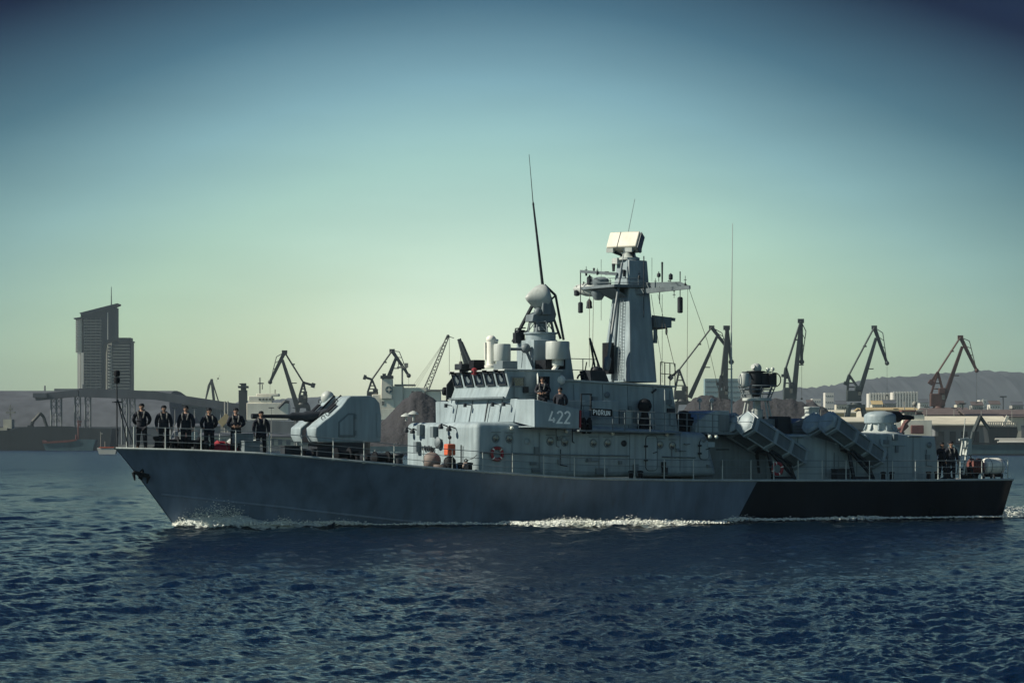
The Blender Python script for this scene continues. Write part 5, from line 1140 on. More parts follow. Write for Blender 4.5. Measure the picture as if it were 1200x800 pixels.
heap(960, [(425, 521), (440, 500), (455, 486), (472, 469), (483, 459.5), (490, 458), (497, 459.5), (508, 466), (516, 474), (535, 488), (575, 521)], 46, 'tall dark coal heap between the gun turret and the deckhouse', 'coal', 3)
heap(1150, [(780, 521), (800, 481), (810, 467), (822, 463), (832, 462.5), (845, 467), (858, 468.5), (872, 476), (900, 521)], 50, 'dark coal heap behind the exhaust hood, left of the slim aerial', 'coal', 4)
heap(1130, [(846, 521), (858, 474), (868, 466), (885, 466), (905, 467), (928, 467), (940, 471), (952, 478), (962, 490), (980, 521)], 50, 'broad dark coal heap behind the camera mast', 'coal', 5)
heap(1230, [(930, 521), (944, 472), (950, 470), (958, 473), (970, 480), (984, 490), (1010, 521)], 50, 'small coal heap with a long right slope beside the broad heap', 'coal', 6)
# ---- cranes
def crane(D, mat, label, top, tip, out, joint, foot, tie, cw, tower, base, yaw=0.0, rope=None, thick=1.0):
    thick *= 1.25
    o = wthing('portal_crane', label, 'crane', Vector((bw(base[0], 520, D).x, D, 2.6)), 'portal cranes along the quays'); k = D / F * thick
    b = lambda p, dy=0.0: bw(p[0], p[1], D) + Vector((0, dy * k, 0))
    m = MB(); m.beam(b(foot, -2), b(joint, -1), 4.6 * k, 4.2 * k, 2.6 * k); 
    j0 = b(foot).lerp(b(joint), .45); bpx(m, D, *(lambda u: (u[0] - 1, u[1] - .5, u[0] + 8, u[1] + .6))((foot[0] + (joint[0] - foot[0]) * .5, foot[1] + (joint[1] - foot[1]) * .5)), 2.5 * k, -2 * k); m.build('boom', mat, o)
    m = MB(); m.beam(b(top), b(tip), 3.0 * k, 3.4 * k, 2.2 * k); m.ball(b(tip), 2.2 * k, 8); m.beam(b(top, -1.5), b(top, 1.5), 5 * k, 3.4 * k)
    m.path([b(top), b(out), b(((out[0] * .4 + tip[0] * .6), (out[1] * .4 + tip[1] * .6))), b(tip)], .38 * k, 5)
    for t in (.25, .5, .75): m.tube(b(top).lerp(b(tip), t), b(out).lerp(b(tip), t), .3 * k, n=4)
    fly = m.build('fly_jib', mat, o)
    m = MB()
    for dy in (-1.2, 1.2): m.tube(b(top, dy), b(tie, dy), .8 * k, n=6)
    bpx(m, D, *(lambda u: (u[0] - 1, u[1] - .8, u[0] + 3, u[1] + .8))((top[0] * .6 + tie[0] * .4, top[1] * .6 + tie[1] * .4)), 3 * k); m.build('tie_beam', mat, o)
    m = MB(); m.beam(b(tie), b(cw), 2.6 * k, 2.2 * k); m.beam(b(cw), b((cw[0] * .7 + tie[0] * .3, cw[1] * .7 + tie[1] * .3)), 5.5 * k, 4.5 * k); m.build('counterweight', mat, o)
    tx0, ty0, tx1, ty1 = tower; m = MB()
    hh = ty1 - ty0; bpx(m, D, tx0, ty0 + hh * .62, tx1, ty1, 9 * k, -4 * k); bpx(m, D, tx0 + (tx1 - tx0) * .55, ty0 + hh * .45, tx1, ty0 + hh * .62, 5 * k, -5 * k); hs = m.build('machine_house', mat, o, .2)
    m = MB(); bpx(m, D, tx1 - 4, ty0 + hh * .66, tx1 - .6, ty0 + hh * .8, .3 * k, -4.4 * k); m.build('window', 'glass', hs)
    m = MB()
    for px in (tx0 + 1, tx1 - 1): m.beam(b((px, ty0 + hh * .64), -2), b(tie, -2), 1.6 * k); m.beam(b((px, ty0 + hh * .64), 2), b(tie, 2), 1.6 * k)
    cxm = (tx0 + tx1) / 2
    for t in (.25, .5, .75): m.tube(b((tx0 + 1 + (tie[0] - tx0 - 1) * t, ty0 + hh * .64 + (tie[1] - ty0 - hh * .64) * t)), b((tx1 - 1 + (tie[0] - tx1 + 1) * t, ty0 + hh * .64 + (tie[1] - ty0 - hh * .64) * t)), .5 * k, n=4)
    m.build('apex_frame', mat, o)
    bx0, by0, hw_ = base[0], base[1], base[2]; m = MB(); bpx(m, D, bx0 - hw_ * .62, by0, bx0 + hw_ * .62, by0 + 4, 16 * k, -8 * k); m.lathe(bw(bx0, by0, D) + Vector((0, 0, -.2)), [(6 * k, 0), (5 * k, (by0 - ty1 + 1) * -0 + 2.2 * k)], n=14); pt = m.build('portal', mat, o)
    for sx_ in (-1, 1):
        for sy_ in (-1, 1):
            m = MB(); m.beam(bw(bx0 + sx_ * hw_ * .5, by0 + 3, D) + Vector((0, sy_ * 6 * k, 0)), Vector((bw(bx0 + sx_ * hw_, 0, D).x, D + sy_ * 8 * k, 2.5)), 3.2 * k, 3 * k, 2.2 * k); m.build('leg', mat, o)
    if rope is None: rope = 30
    m = MB(); tp = b(tip); m.tube(tp, tp - Vector((0, 0, rope * k)), .13 * k, n=4); m.ball(tp - Vector((0, 0, rope * k)), .9 * k, 8); m.build('hoist_rope', 'rope', o)
    return o
crane(1350, 'crane_dark', 'dark portal crane with jib pointing left, above the gun barrel', (333.5, 412.5), (316.5, 447.5), (324, 418), (331, 421.5), (348.5, 476), (355.5, 448), (369, 452), (350, 447, 360, 472), (355, 474, 12), rope=24)
crane(1400, 'crane_dark', 'dark portal crane behind the white ship funnel', (459.5, 411), (479, 440), (468, 412), (465, 417), (454, 446), (436, 444.5), (426, 441.5), (430, 447, 443, 466), (437, 468, 12))
crane(1330, 'crane_dark', 'portal crane with wide spread jib just right of the ship mast', (834, 383.5), (851, 406), (846, 390), (840, 394.5), (808, 466), (796, 433), (784, 444), (790, 440, 806, 468), (800, 470, 14))
crane(1300, 'crane_dark', 'portal crane seen end on as one dark upright beside the slim aerial', (851.5, 384), (857, 424), (854.5, 396), (851.5, 397), (849, 468), (845.5, 440), (843, 452), (842, 440, 853, 468), (848, 470, 10), thick=1.2)
crane(1280, 'crane_teal', 'teal grey portal crane with narrow folded jib behind the vent cowl', (938.5, 376), (939.5, 424), (944.5, 388), (937.5, 387), (929.5, 468), (921, 431), (919.5, 442), (918, 431, 929, 468), (925, 470, 12), thick=1.15)
crane(1240, 'crane_teal', 'tall dark portal crane above the rear gun dome', (1024.5, 383.5), (1039.5, 425.5), (1034.5, 390), (1026.5, 396), (1004.5, 468), (995, 439), (991, 451), (992, 437, 1009, 470), (1003, 474, 16))
crane(1240, 'crane_rust', 'rusty brown portal crane in front of the wooded hill at far right', (1125.5, 395), (1144.5, 434), (1136, 399.5), (1127.5, 406), (1103.5, 474), (1099, 436), (1089.5, 450), (1090, 437, 1107, 476), (1100, 478, 14))
D = 1900
o = wthing('jib_crane', 'small distant slim crane above the conveyor gallery at left', 'crane', bw(252, 520, D)); m = MB(); m.beam(bw(248, 444, D), bw(254, 500, D), 1.6, 1.6); m.build('boom', 'crane_dark', o); m = MB()
for a, b in (((248, 444), (240.5, 470)), ((248, 444), (259, 480)), ((248, 444), (244, 452)), ((244, 452), (240.5, 470))): m.tube(bw(*a, D), bw(*b, D), .45, n=5)
m.build('tie_beam', 'crane_dark', o); m = MB(); bpx(m, D, 249, 490, 259, 520, 8); m.build('machine_house', 'concrete', o)
D = 1250
o = wthing('mobile_crane', 'lattice boom crane leaning right behind the dark coal heap', 'crane', bw(500, 520, D)); m = MB(); m.lattice(bw(498, 460, D), bw(524.5, 395, D), 2.3, .2, 16, 1.0); m.ball(bw(525, 394, D), .8, 8); m.build('boom', 'crane_dark', o); m = MB()
for x_ in (481, 484, 487): m.tube(bw(525, 394, D), bw(x_, 456, D), .05, n=4)
m.tube(bw(526.5, 395, D), bw(526.5, 440, D), .09, n=4); m.tube(bw(525, 394, D), bw(532, 396, D), .15, n=4); m.build('hoist_rope', 'rope', o); m = MB(); bpx(m, D, 484, 456, 504, 471, 5); bpx(m, D, 482, 471, 508, 521, 5); m.build('machine_house', 'crane_dark', o)
D = 1300
o = wthing('jib_crane', 'twin beam crane jib rising behind the wheelhouse roof', 'crane', bw(552, 520, D)); m = MB(); m.tube(bw(538, 397, D), bw(548, 432, D), .9, 1.2, 6); m.tube(bw(540, 401, D), bw(553, 432, D), 1.1, 1.3, 6); m.beam(bw(547, 432, D), bw(556, 521, D), 5); m.build('boom', 'crane_dark', o); m = MB(); m.tube(bw(540, 402, D), bw(540, 426, D), .09, n=4); m.ball(bw(540, 425, D), .9, 8); m.build('hoist_rope', 'rope', o)
# ---- merchant ship behind the gun turret
D = 1080
o = wthing('cargo_ship', 'cream white ship superstructure with star on its funnel behind the gun turret', 'ship', bw(470, 527, D))
m = MB(); bpx(m, D, 436, 462, 462, 478, 14); bpx(m, D, 430, 478, 520, 492, 18); bpx(m, D, 460, 452, 472, 480, 12, 1); bpx(m, D, 472, 454, 500, 480, 12, 2); bpx(m, D, 500, 458, 516, 480, 10, 3); dh = m.build('deckhouse', 'ship_white', o, .15)
m = MB(); bpx(m, D, 446.5, 443.5, 460, 467.5, 6, -1); fu = m.build('funnel', 'ship_white', o, .3); m = MB(); bpx(m, D, 446, 440, 460.5, 443.4, 7, -1.5); bpx(m, D, 448, 437.5, 452, 440, 2, 1); bpx(m, D, 454, 437.5, 458, 440, 2, 1); m.build('funnel_top', 'cargo_dark', fu)
m = MB(); c = bw(456, 456.5, D) + Vector((0, -1.05, 0)); m.lathe(c, [(1.35, 0), (1.35, -.06)], (0, 1, 0), 20); m.mat(1)
for i in range(4):
    g_ = i * math.pi / 2; u_ = Vector((math.cos(g_), 0, math.sin(g_))); v_ = Vector((-math.sin(g_), 0, math.cos(g_))); m.prism([c + u_ * 1.1 + Vector((0, -.08, 0)), c + (u_ + v_) * .22 + Vector((0, -.08, 0)), c + Vector((0, -.08, 0)), c + (u_ - v_) * .22 + Vector((0, -.08, 0))], (0, -.05, 0))
m.build('emblem', ['cargo_blue', 'ship_white'], fu)
m = MB(); bpx(m, D, 470, 428, 472, 456, .8, 3); bpx(m, D, 465, 429, 477, 431, 1.2, 2.6); bpx(m, D, 474, 425, 478, 430, .8, 2.8); bpx(m, D, 466, 424, 467, 431, .5, 3); m.build('mast', 'concrete', o)
m = MB()
for px in (449, 482, 487, 492, 497): bpx(m, D, px, 464 if px < 460 else 458, px + 2.4, 467 if px < 460 else 461, .2, -.1 if px < 460 else 1.9)
bpx(m, D, 447.5, 470, 450.5, 474.5, .2, -.1); m.build('window', 'glass', dh)
m = MB(); bpx(m, D, 462, 450, 486, 451.6, 12, .5); bpx(m, D, 500, 456, 518, 457.6, 10, 2); m.build('bridge_roof', 'concrete', dh)
m = MB(); bpoly(m, D - 2, [(380, 505), (430, 492), (520, 492), (560, 500), (560, 529), (388, 529)], 22); m.build('hull', 'cargo_blue', o)
# ---- white ship bridge at left
D = 1300
o = wthing('cargo_ship', 'white ship bridge with tall mast between the two bow sailors at right', 'ship', bw(310, 527, D))
m = MB(); bpx(m, D, 289, 472, 338, 492, 12); bpx(m, D, 291, 464, 318, 472, 10, 1); bpx(m, D, 300, 461, 326, 464, 8, 2); m.build('deckhouse', 'ship_white', o, .2); m = MB(); bpx(m, D, 303, 442, 304.3, 463, .6, 4); bpx(m, D, 301, 448, 308, 449.6, .8, 4); bpx(m, D, 306, 450, 307, 456, .6, 4); bpx(m, D, 321, 456, 322, 463, .6, 4); m.build('mast', 'concrete', o)
m = MB()
for k in range(5): bpx(m, D, 303 + k * 4, 466.5, 305.4 + k * 4, 469, .2, .8)
m.build('window', 'glass', o); m = MB(); bpoly(m, D - 3, [(262, 498), (300, 492), (400, 496), (400, 529), (268, 529)], 20); m.build('hull', 'shed_wall', o); m = MB(); m.path([bw(326, 478, D), bw(334, 470, D), bw(339, 471, D)], .7, 5); m.build('deck_crane', 'crane_dark', o)
# pale quay-side sheds seen between the bow sailors' legs
def shed(D, x0, y0, x1, y1, yr, label, wall='pale_wall', roof='pale_roof', depth=30, doors=4, name='warehouse', eave=1.0):
    o = wthing(name, label, 'warehouse', bw((x0 + x1) / 2, 520, D)); m = MB(); a, b = bw(x0, y1, D), bw(x1, y0, D); zb_ = min(a.z, 2.5); m.box(((a.x + b.x) / 2, D + depth / 2, (zb_ + b.z) / 2), (b.x - a.x, depth, b.z - zb_)); w_ = m.build('wall', wall, o)
    zr_ = bw(0, yr, D).z; m = MB(); e = eave; P = [Vector((a.x - e, D - e, b.z)), Vector((a.x - e, D + depth / 2, zr_)), Vector((a.x - e, D + depth + e, b.z)), Vector((a.x - e, D + depth + e, b.z + .5)), Vector((a.x - e, D + depth / 2, zr_ + .5)), Vector((a.x - e, D - e, b.z + .5))]; m.prism(P, (b.x - a.x + 2 * e, 0, 0)); m.build('roof', roof, o)
    for k in range(doors):
        t = (k + .5) / doors; xx = a.x + (b.x - a.x) * t; m = MB(); m.box((xx, D - .12, 2.6 + (b.z - 2.6) * .36), ((b.x - a.x) / doors * .5, .2, (b.z - 2.6) * .7)); m.build('door', 'crane_dark' if wall != 'pale_wall' else 'shed_wall', o)
    return o
shed(1190, 236, 511, 300, 523, 508, 'low pale yellow quay shed behind the red tarpaulin bundle', 'pale_wall', 'shed_roof', 14, 6)
shed(1185, 304, 512, 372, 523, 509, 'low pale yellow quay shed behind the last bow sailor', 'pale_wall', 'shed_roof', 14, 7)
shed(1420, 228, 500, 262, 523, 497, 'grey shed behind the fourth bow sailor', 'shed_wall', 'shed_roof', 20, 3)
D = 1240
o = wthing('loading_chute', 'tan slanted loading chute behind the bow sailors', 'chute', bw(262, 520, D)); m = MB(); m.beam(bw(258, 497, D), bw(268, 487, D), 2.6, 3); m.build('chute', 'yellow_paint', o); m = MB(); 
for px in (263.5, 267): m.tube(bw(px, 470, D), Vector((bw(px, 0, D).x, D, 2.6)), .4, n=5)
bpx(m, D, 258, 498, 272, 521, 6, 1); m.build('frame', 'concrete', o)
# ---- left shore shipping
D = 1380
o = wthing('barge', 'long dark bulk carrier hull lying at the far left quay', 'ship', bw(40, 527, D))
m = MB(); bpoly(m, D, [(-90, 505), (0, 505), (15, 503), (24, 500.5), (60, 499), (84, 499.5), (95, 501), (132, 502), (128, 529), (-90, 529)], 24); m.build('hull', 'cargo_dark', o)
m = MB(); bpx(m, D, 2, 491, 12, 502, 8, 4); bpx(m, D, -12, 501, 7, 504, 10, 3); m.build('deckhouse', 'pale_wall', o); m = MB(); bpx(m, D, 8, 474, 9.2, 491, .8, 8); bpx(m, D, 4, 482, 15, 484, 1.5, 7); bpx(m, D, 7, 478, 11, 480, 1.5, 7); m.build('mast', 'concrete', o)
o = wthing('loading_crane', 'dark knuckle boom grab crane working over the dark hull at far left', 'crane', bw(36, 505, D + 8)); m = MB(); m.path([bw(36, 502, D + 8), bw(38, 494, D + 8), bw(47, 484, D + 8)], .9, 6); m.path([bw(47, 484, D + 8), bw(51, 488, D + 8), bw(55, 500, D + 8)], .75, 6); m.build('boom', 'crane_dark', o); m = MB(); bpx(m, D + 8, 33, 498, 39, 506, 4, -2); m.build('cab', 'crane_dark', o)
D = 1330
o = wthing('workboat', 'small reddish barge with a pale mast moored against the dark hull', 'boat', bw(68, 527, D)); m = MB(); bpoly(m, D, [(49, 516), (52, 518), (80, 516.5), (94, 514.5), (112, 515), (108, 529), (54, 529)], 9); m.build('hull', 'cargo_blue', o); m = MB(); bpoly(m, D - .4, [(49, 515.6), (52, 517.2), (80, 515.4), (90, 514.2), (90, 516), (80, 518), (56, 519.4), (50, 519.4)], 9.8); m.build('bulwark', 'red_primer', o); m = MB(); m.tube(bw(92, 515, D + 4), bw(91.6, 492, D + 4), .45, .25, 6); m.tube(bw(89.5, 515, D + 4), bw(89.5, 509, D + 4), .4, n=5); bpx(m, D, 89, 493, 94, 494.6, 1.5, 3.4); bpx(m, D, 90.5, 496, 93, 499, 1, 3.4); m.build('mast', 'red_primer', o)
D = 880
o = wthing('fishing_boat', 'tiny pale boat with two masts just left of the bow', 'boat', bw(124, 532, D)); m = MB(); bpoly(m, D, [(113.5, 524.5), (118, 525.5), (133, 524.8), (137, 523.5), (135, 532), (116, 532)], 3.2); m.build('hull', 'block_pale', o); m = MB(); bpx(m, D, 121, 524, 128, 527.5, 2, .6); bpx(m, D, 116, 523.4, 134, 524.6, 3.4, -.1); m.build('deckhouse', 'orange', o); m = MB(); m.tube(bw(123, 525, D + 1.6), bw(123, 517, D + 1.6), .10, n=5); m.build('mast', 'concrete', o); m = MB(); m.tube(bw(118, 525, D + 1.6), bw(118, 506, D + 1.6), .10, n=5); bpx(m, D, 116.6, 507, 119.4, 508.6, .3, 1.4); m.build('mast', 'concrete', o)
# ---- right: apartment blocks, sheds, quay clutter
def block(D, x0, y0, x1, y1, mat, label, fins=0, rows=6, name='apartment_block'):
    o = wthing(name, label, 'building', bw((x0 + x1) / 2, 520, D)); m = MB(); a = bw(x0, y0, D); b = bw(x1, y1, D); m.box(((a.x + b.x) / 2, D + 8, (a.z + 2.5) / 2), (b.x - a.x, 16, a.z - 2.5)); m.build('wall', mat, o)
    m = MB(); nw = max(3, int((x1 - x0) / 2.2))
    for r_ in range(rows):
        for c_ in range(nw): zz = y0 + (y1 - y0) * (r_ + .5) / rows; xx = x0 + (x1 - x0) * (c_ + .5) / nw; bpx(m, D, xx - .55, zz - .6, xx + .55, zz + .6, .3, -.2)
    m.build('window', 'glass', o)
    if fins:
        for k in range(fins): m = MB(); xx = x0 + (x1 - x0) * (k + .5) / fins; bpx(m, D, xx - .8, y0 - 1.0, xx + .8, y1, 1.4, -1.6); m.build('stair_bay', 'tower_white', o)
    return o
block(2300, 826, 443.5, 868, 500, 'block_teal', 'pale teal apartment slab behind the crane and slim aerial', rows=9)
block(2350, 868, 445, 884, 500, 'block_pale', 'hazy grey apartment slab next to the teal one', rows=9)
block(2600, 967, 460, 977, 490, 'block_pale', 'small pale cubic block at the foot of the hill left of the tall crane', rows=4)
block(2500, 1018, 461, 1044, 485, 'block_pale', 'pale apartment row with white stair bays right of the tall crane', 8, 4)
block(2480, 1046, 459.5, 1076, 485, 'block_pale', 'pale apartment row with white stair bays nearer the rusty crane', 9, 4)
block(2900, 1148, 468.5, 1156, 480, 'block_pale', 'tiny white house on the hill slope at right', 1, 2, 'house')
block(2700, 952, 467, 962, 480, 'block_pale', 'small pale building beside the small coal heap', 0, 2, 'house')
shed(1500, 930, 484, 1020, 522, 481, 'long low building with yellow upper wall behind the missile canister', 'yellow_paint', 'pale_roof', 30, 6)
shed(1420, 1012, 481, 1075, 522, 478, 'low building with yellowish wall behind the rear gun', 'pale_wall', 'yellow_paint', 30, 5)
shed(1120, 950, 495, 1046, 522, 489.5, 'long pale roofed shed just behind the rear gun dome', 'shed_wall', 'pale_roof', 40, 6)
shed(1000, 1096, 498.5, 1178, 523, 488.5, 'big quay shed with broad cream roof at right', 'shed_wall', 'pale_roof', 46, 6, eave=3)
shed(1240, 1135, 489, 1230, 522, 480.5, 'dark roofed shed behind the cream roofed shed at right', 'pale_wall', 'brown_roof', 40, 5)
shed(1220, 1086, 487, 1122, 522, 479, 'shed with dark brown pitched roof under the rusty crane', 'brown_roof', 'brown_roof', 30, 3)
shed(1560, 1110, 481, 1134, 520, 478, 'small pale building with dark base right of the rusty crane', 'pale_wall', 'brown_roof', 20, 2)
# white tug with orange crane arm
D = 980
o = wthing('tugboat', 'white workboat wheelhouse with red roof edge behind the after deckhouse', 'boat', bw(1068, 529, D)); m = MB(); bpx(m, D, 1063, 486, 1084, 492, 5, 1); bpx(m, D, 1058, 492, 1092, 512, 8); dh = m.build('deckhouse', 'ship_white', o, .1); m = MB(); bpx(m, D, 1057, 480.4, 1074, 482, 6, .5); m.build('roof', 'red_primer', o); m = MB(); bpx(m, D, 1060, 482, 1073, 486, 5, 1); bpx(m, D, 1075, 480, 1082, 482.5, 3, 1); m.build('wheelhouse', 'concrete', o, .1); m = MB()
for k in range(3): bpx(m, D, 1061 + 4 * k, 482.6, 1064 + 4 * k, 485, .2, .8)
m.build('window', 'glass', o); m = MB(); bpoly(m, D - 1, [(1046, 509), (1104, 511), (1100, 530), (1050, 530)], 10); m.build('hull', 'cargo_dark', o); m = MB(); m.tube(bw(1060, 482, D + 3), bw(1060, 470, D + 3), .2, n=5); m.build('mast', 'concrete', o); m = MB(); m.ball(bw(1072, 473, D + 3), .9, 10); m.tube(bw(1072, 476, D + 3), bw(1072, 482, D + 3), .2, n=5); m.build('mast', 'concrete', o); m = MB(); bpx(m, D, 1067, 498, 1082, 508, .6, -1.2); m.build('lifeboat', 'red_primer', dh, .2)
D = 955
o = wthing('loading_crane', 'dull red knuckle boom crane arm beside the white workboat', 'crane', bw(1056, 520, D)); m = MB(); m.path([bw(1054, 512, D), bw(1060, 496, D), bw(1067, 489, D)], .8, 6); m.path([bw(1050, 504, D), bw(1064, 498, D), bw(1055, 507, D)], .55, 6); m.build('boom', 'red_primer', o); m = MB(); bpx(m, D, 1049, 491, 1056, 506, 2); m.build('cab', 'ship_white', o); m = MB(); bpx(m, D, 1048, 506, 1060, 522, 3); m.build('base', 'crane_dark', o)
D = 900
o = wthing('loading_crane', 'dark grey knuckle boom crane at the quay edge right of the stern davit', 'crane', bw(1142, 522, D)); m = MB(); m.path([bw(1138, 521, D), bw(1141, 506, D), bw(1148.5, 488, D)], .75, 6); m.path([bw(1148.5, 488, D), bw(1150, 490, D), bw(1159, 503, D)], .6, 6); m.build('boom', 'crane_teal', o); m = MB(); bpx(m, D, 1134, 512, 1142, 522, 3); m.build('cab', 'crane_dark', o)
D = 930
o = wthing('grab_hopper', 'dark open hopper with upright slats along its rim on the quay at far right', 'hopper', bw(1176, 520, D)); m = MB(); bpoly(m, D, [(1157, 500), (1192, 500), (1193, 506), (1188, 523), (1160, 523)], 9); m.build('bin', 'crane_dark', o); m = MB()
for k in range(14): bpx(m, D, 1157.5 + 2.6 * k, 494, 1158.4 + 2.6 * k, 500.2, .5, -.1)
bpx(m, D, 1157, 494, 1193, 494.8, .4, .1); m.build('slat_rim', 'concrete', o); m = MB(); m.beam(bw(1176, 499, D + 3), bw(1181, 487, D + 3), .9, .9); m.build('chute', 'ship_white', o)
D = 862
o = wthing('cargo_ship', 'low blue grey barge hull with dark rail at far right behind the stern', 'ship', bw(1170, 533, D)); m = MB(); bpoly(m, D, [(1118, 521), (1260, 520), (1260, 535), (1122, 535)], 12); m.build('hull', 'cargo_blue', o); m = MB(); bpx(m, D, 1117, 518.6, 1262, 520.4, 12.6, -.3); bpx(m, D, 1120, 531.6, 1260, 533, 12.6, -.3); m.build('rubbing_rail', 'cargo_dark', o)
for k, (x0, yy) in enumerate(((1166, 514.4), (1171, 516.6), (1169, 518))):
    o = wthing('steel_pipe', ['pale steel pipe lying topmost on the blue grey barge', 'pale steel pipe in the middle of the three on the blue grey barge', 'pale steel pipe lowest of the three on the blue grey barge'][k], 'pipe', bw(1200, yy, D + 3), 'pipes on the barge'); m = MB(); m.tube(bw(x0, yy, D + 3 - k * .6), bw(1250, yy, D + 3 - k * .6), .28, n=12, caps=False); m.tube(bw(x0, yy, D + 3 - k * .6), bw(1250, yy, D + 3 - k * .6), .24, n=12); m.build('pipe', 'block_pale', o)
# street lamps and masts on the shore at right
for px, y0, y1, D, lab in ((1175.5, 464, 482, 1500, 'short dark signal gantry against the hill at far right'), (1128, 472, 490, 1300, 'pale pole beside the rusty crane')):
    o = wthing('light_mast', lab, 'mast', bw(px, 520, D)); m = MB(); m.tube(Vector((bw(px, 0, D).x, D, 2.6)), bw(px, y0, D), .35, .25, 6); m.build('pole', 'crane_dark', o); m = MB(); bpx(m, D, px - 4, y0, px + 4, y0 + 1.4, 1.5, -.7); m.build('lamp_head', 'crane_dark', o)
# bare trees along the foot of the hill
def tree(px, D, h, seed):
    r_ = random.Random(seed); g_ = 2.6; o = wthing('tree', 'x', 'tree', Vector((bw(px, 0, D).x, D, g_)), 'bare trees along the shore'); b0 = Vector((bw(px, 0, D).x, D, g_)); m = MB(); m.tube(b0, b0 + Vector((0, 0, h * .5)), .35, .2, 6)
    for k in range(6): a = r_.random() * 6.28; m.tube(b0 + Vector((0, 0, h * (.3 + .06 * k))), b0 + Vector((math.cos(a) * h * .22, math.sin(a) * h * .22, h * (.6 + .07 * k))), .14, .05, 4)
    m.build('trunk', 'crane_rust', o); m = MB()
    for k in range(260):
        a = r_.random() * 6.28; rr = h * .34 * r_.random() ** .5; z = h * (.38 + .62 * r_.random()); rr *= math.sin(min(1, (z / h - .3) / .7) * 2.6 + .3) ** .5 if z < h * .98 else .3; c = b0 + Vector((math.cos(a) * rr, math.sin(a) * rr, z)); s_ = h * .045 * (.6 + r_.random()); u_ = Vector((r_.uniform(-1, 1), r_.uniform(-1, 1), r_.uniform(-1, 1))).normalized() * s_; v_ = Vector((r_.uniform(-1, 1), r_.uniform(-1, 1), r_.uniform(-1, 1))).normalized() * s_; m.add([c - u_, c + v_, c + u_, c - v_], [(0, 1, 2, 3)])
    m.build('crown', 'wood', o); return o
for i, (px, D, h, lab) in enumerate(((1083, 2200, 20, 'bushy dark tree beside the pale apartment rows, left of the rusty crane'), (1140, 2000, 16, 'small dark tree just right of the rusty crane top'), (1166, 1900, 15, 'dark tree above the dark roofed shed'), (1190, 1950, 19, 'bushy tree at the right edge above the dark roofed shed'), (978, 2400, 18, 'tree right of the small pale cubic block'), (960, 2350, 15, 'tree left of the small pale cubic block'), (900, 2300, 16, 'tree behind the camera mast'), (378, 2400, 22, 'tree rising behind the gun barrel'), (395, 2380, 20, 'tree behind the gun turret front'))): tree(px, D, h, 40 + i)['label'] = lab
def small(name, label, cat, grp, px, D, fn):
    o = wthing(name, label, cat, Vector((bw(px, 0, D).x, D, 2.6)), grp); fn(o); return o
r3 = random.Random(12)
for k in range(16):
    px = [205, 228, 244, 318, 346, 372, 818, 872, 912, 962, 990, 1050, 1086, 1118, 1150, 1186][k]; D = 1180 if px < 400 else 1160 + 20 * (k % 4)
    def fn(o, px=px, D=D):
        m = MB(); b0 = Vector((bw(px, 0, D).x, D, 2.6)); m.tube(b0, b0 + Vector((0, 0, 15)), .18, .12, 5); m.build('pole', 'concrete', o); m = MB(); m.box(b0 + Vector((0, 0, 15.1)), (2.2, .5, .35)); m.build('lamp_head', 'crane_dark', o)
    small('light_pole', 'thin grey light pole with a flat lamp head on the quay', 'light pole', 'light poles along the quay', px, D, fn)
for k, (x0, x1, y0, mt_, rf_) in enumerate(((946, 953, 473, 'block_pale', 'brown_roof'), (980, 992, 474, 'pale_wall', 'shed_roof'), (1022, 1034, 474, 'pale_wall', 'yellow_paint'), (1036, 1050, 473, 'concrete', 'shed_roof'), (1078, 1088, 472, 'block_pale', 'shed_roof'), (1121, 1130, 474, 'pale_wall', 'brown_roof'), (1139, 1152, 475, 'concrete', 'brown_roof'), (1160, 1172, 474, 'block_pale', 'brown_roof'), (1186, 1199, 475, 'concrete', 'shed_roof'))):
    D = 1750
    def fn(o, x0=x0, x1=x1, y0=y0, mt_=mt_, rf_=rf_, D=D):
        m = MB(); a, b = bw(x0, y0, D), bw(x1, y0, D); m.box(((a.x + b.x) / 2, D + 5, (a.z + 2.5) / 2), (b.x - a.x, 10, a.z - 2.5)); m.build('wall', mt_, o); m = MB(); m.prism([Vector((a.x - .4, D - .4, a.z)), Vector((b.x + .4, D - .4, a.z)), Vector((b.x + .4, D + 5, a.z + 2.2)), Vector((a.x - .4, D + 5, a.z + 2.2))], (0, 0, .3)); m.build('roof', rf_, o)
        m = MB(); nw = max(2, int((x1 - x0) / 2.5))
        for i in range(nw): xx = x0 + (x1 - x0) * (i + .5) / nw; bpx(m, D, xx - .5, y0 + 2, xx + .5, y0 + 4, .3, -.15)
        m.build('window', 'glass', o)
    small('harbour_building', 'small low building in the harbour clutter at the foot of the right hill', 'building', 'small buildings at the foot of the hill', (x0 + x1) / 2, D, fn)
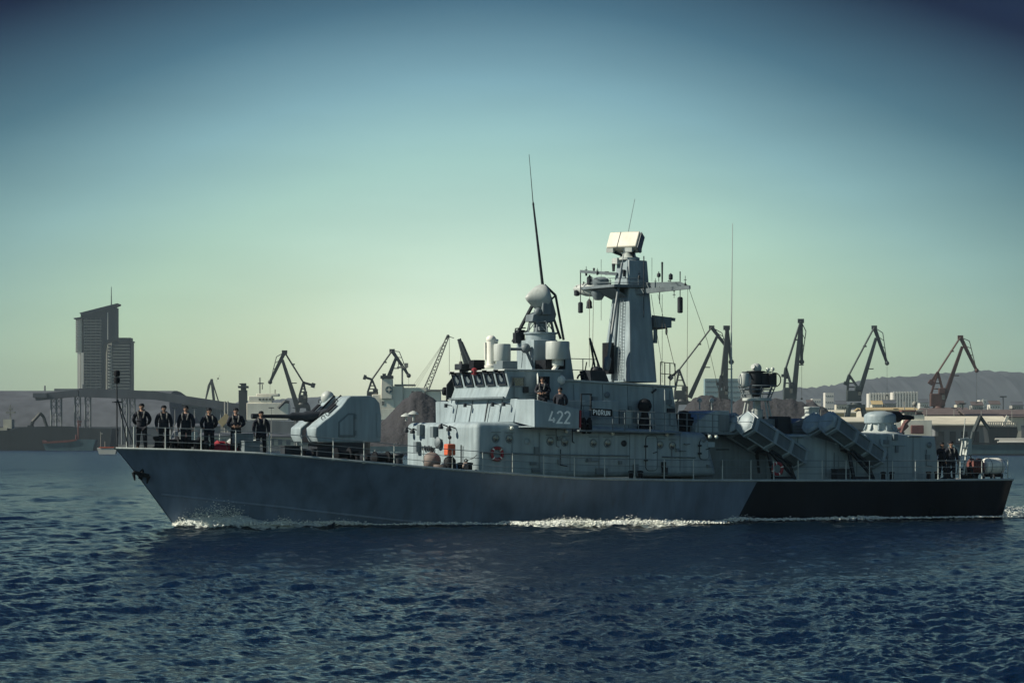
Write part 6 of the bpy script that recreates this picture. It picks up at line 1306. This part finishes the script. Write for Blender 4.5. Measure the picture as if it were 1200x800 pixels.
for k, (px, py, mt_) in enumerate(((940, 484, 'red_primer'), (946, 484, 'cargo_blue'), (1050, 484, 'block_pale'), (1056, 484, 'cargo_blue'), (214, 515, 'block_pale'), (221, 515, 'red_primer'), (229, 515, 'cargo_blue'), (376, 514, 'block_pale'), (383, 514, 'cargo_blue'))):
    D = 1160 if px < 400 else 1440
    def fn(o, px=px, py=py, mt_=mt_, D=D):
        m = MB(); a = bw(px, 0, D); 
        for lv in range(2 if px < 400 else 5): m.box((a.x, D, 2.6 + 1.3 + 2.62 * lv), (2.5, 6, 2.58))
        m.build('container_stack', mt_, o, .06)
    small('shipping_container', 'small stack of shipping containers among the clutter on the quay', 'container', 'container stacks on the quay', px, D, fn)
# a gull over the harbour
o = wthing('seagull', 'tiny dark seagull flying above the small distant crane', 'bird', bw(255.5, 443.5, 400)); m = MB(); c = bw(255.5, 443.5, 400); m.ball(c, .11, 10, (1, 2.2, .9)); m.ball(c + Vector((0, -.26, .05)), .07, 8); m.loft([c + Vector((.02, -.1, .05)), c + Vector((.02, .12, .05)), c + Vector((.02, .12, .03)), c + Vector((.02, -.1, .03))], [c + Vector((.25, .05, .5)), c + Vector((.25, .14, .5)), c + Vector((.25, .14, .49)), c + Vector((.25, .05, .49))]); m.loft([c + Vector((-.02, -.1, .05)), c + Vector((-.02, .12, .05)), c + Vector((-.02, .12, .03)), c + Vector((-.02, -.1, .03))], [c + Vector((-.25, .05, -.4)), c + Vector((-.25, .14, -.4)), c + Vector((-.25, .14, -.41)), c + Vector((-.25, .05, -.41))]); m.build('body', 'dark_metal', o)
# ------------------------------------------------------------------ haze: one closed box of even air
HAZE = 4.6e-5
m = MB(); m.box((0, 3300, 80), (7800, 7400, 166)); hz = m.build('haze', 'ground'); hz.data.materials.clear(); hz['kind'] = 'stuff'
hm = bpy.data.materials.new('haze'); hm.use_nodes = True; ht = hm.node_tree; ht.nodes.clear(); ho = ht.nodes.new('ShaderNodeOutputMaterial'); hv = ht.nodes.new('ShaderNodeVolumePrincipled'); hv.inputs['Density'].default_value = HAZE; hv.inputs['Color'].default_value = (.60, .78, .90, 1); hv.inputs['Anisotropy'].default_value = .0
ht.links.new(hv.outputs[0], ho.inputs['Volume']); hz.data.materials.append(hm)
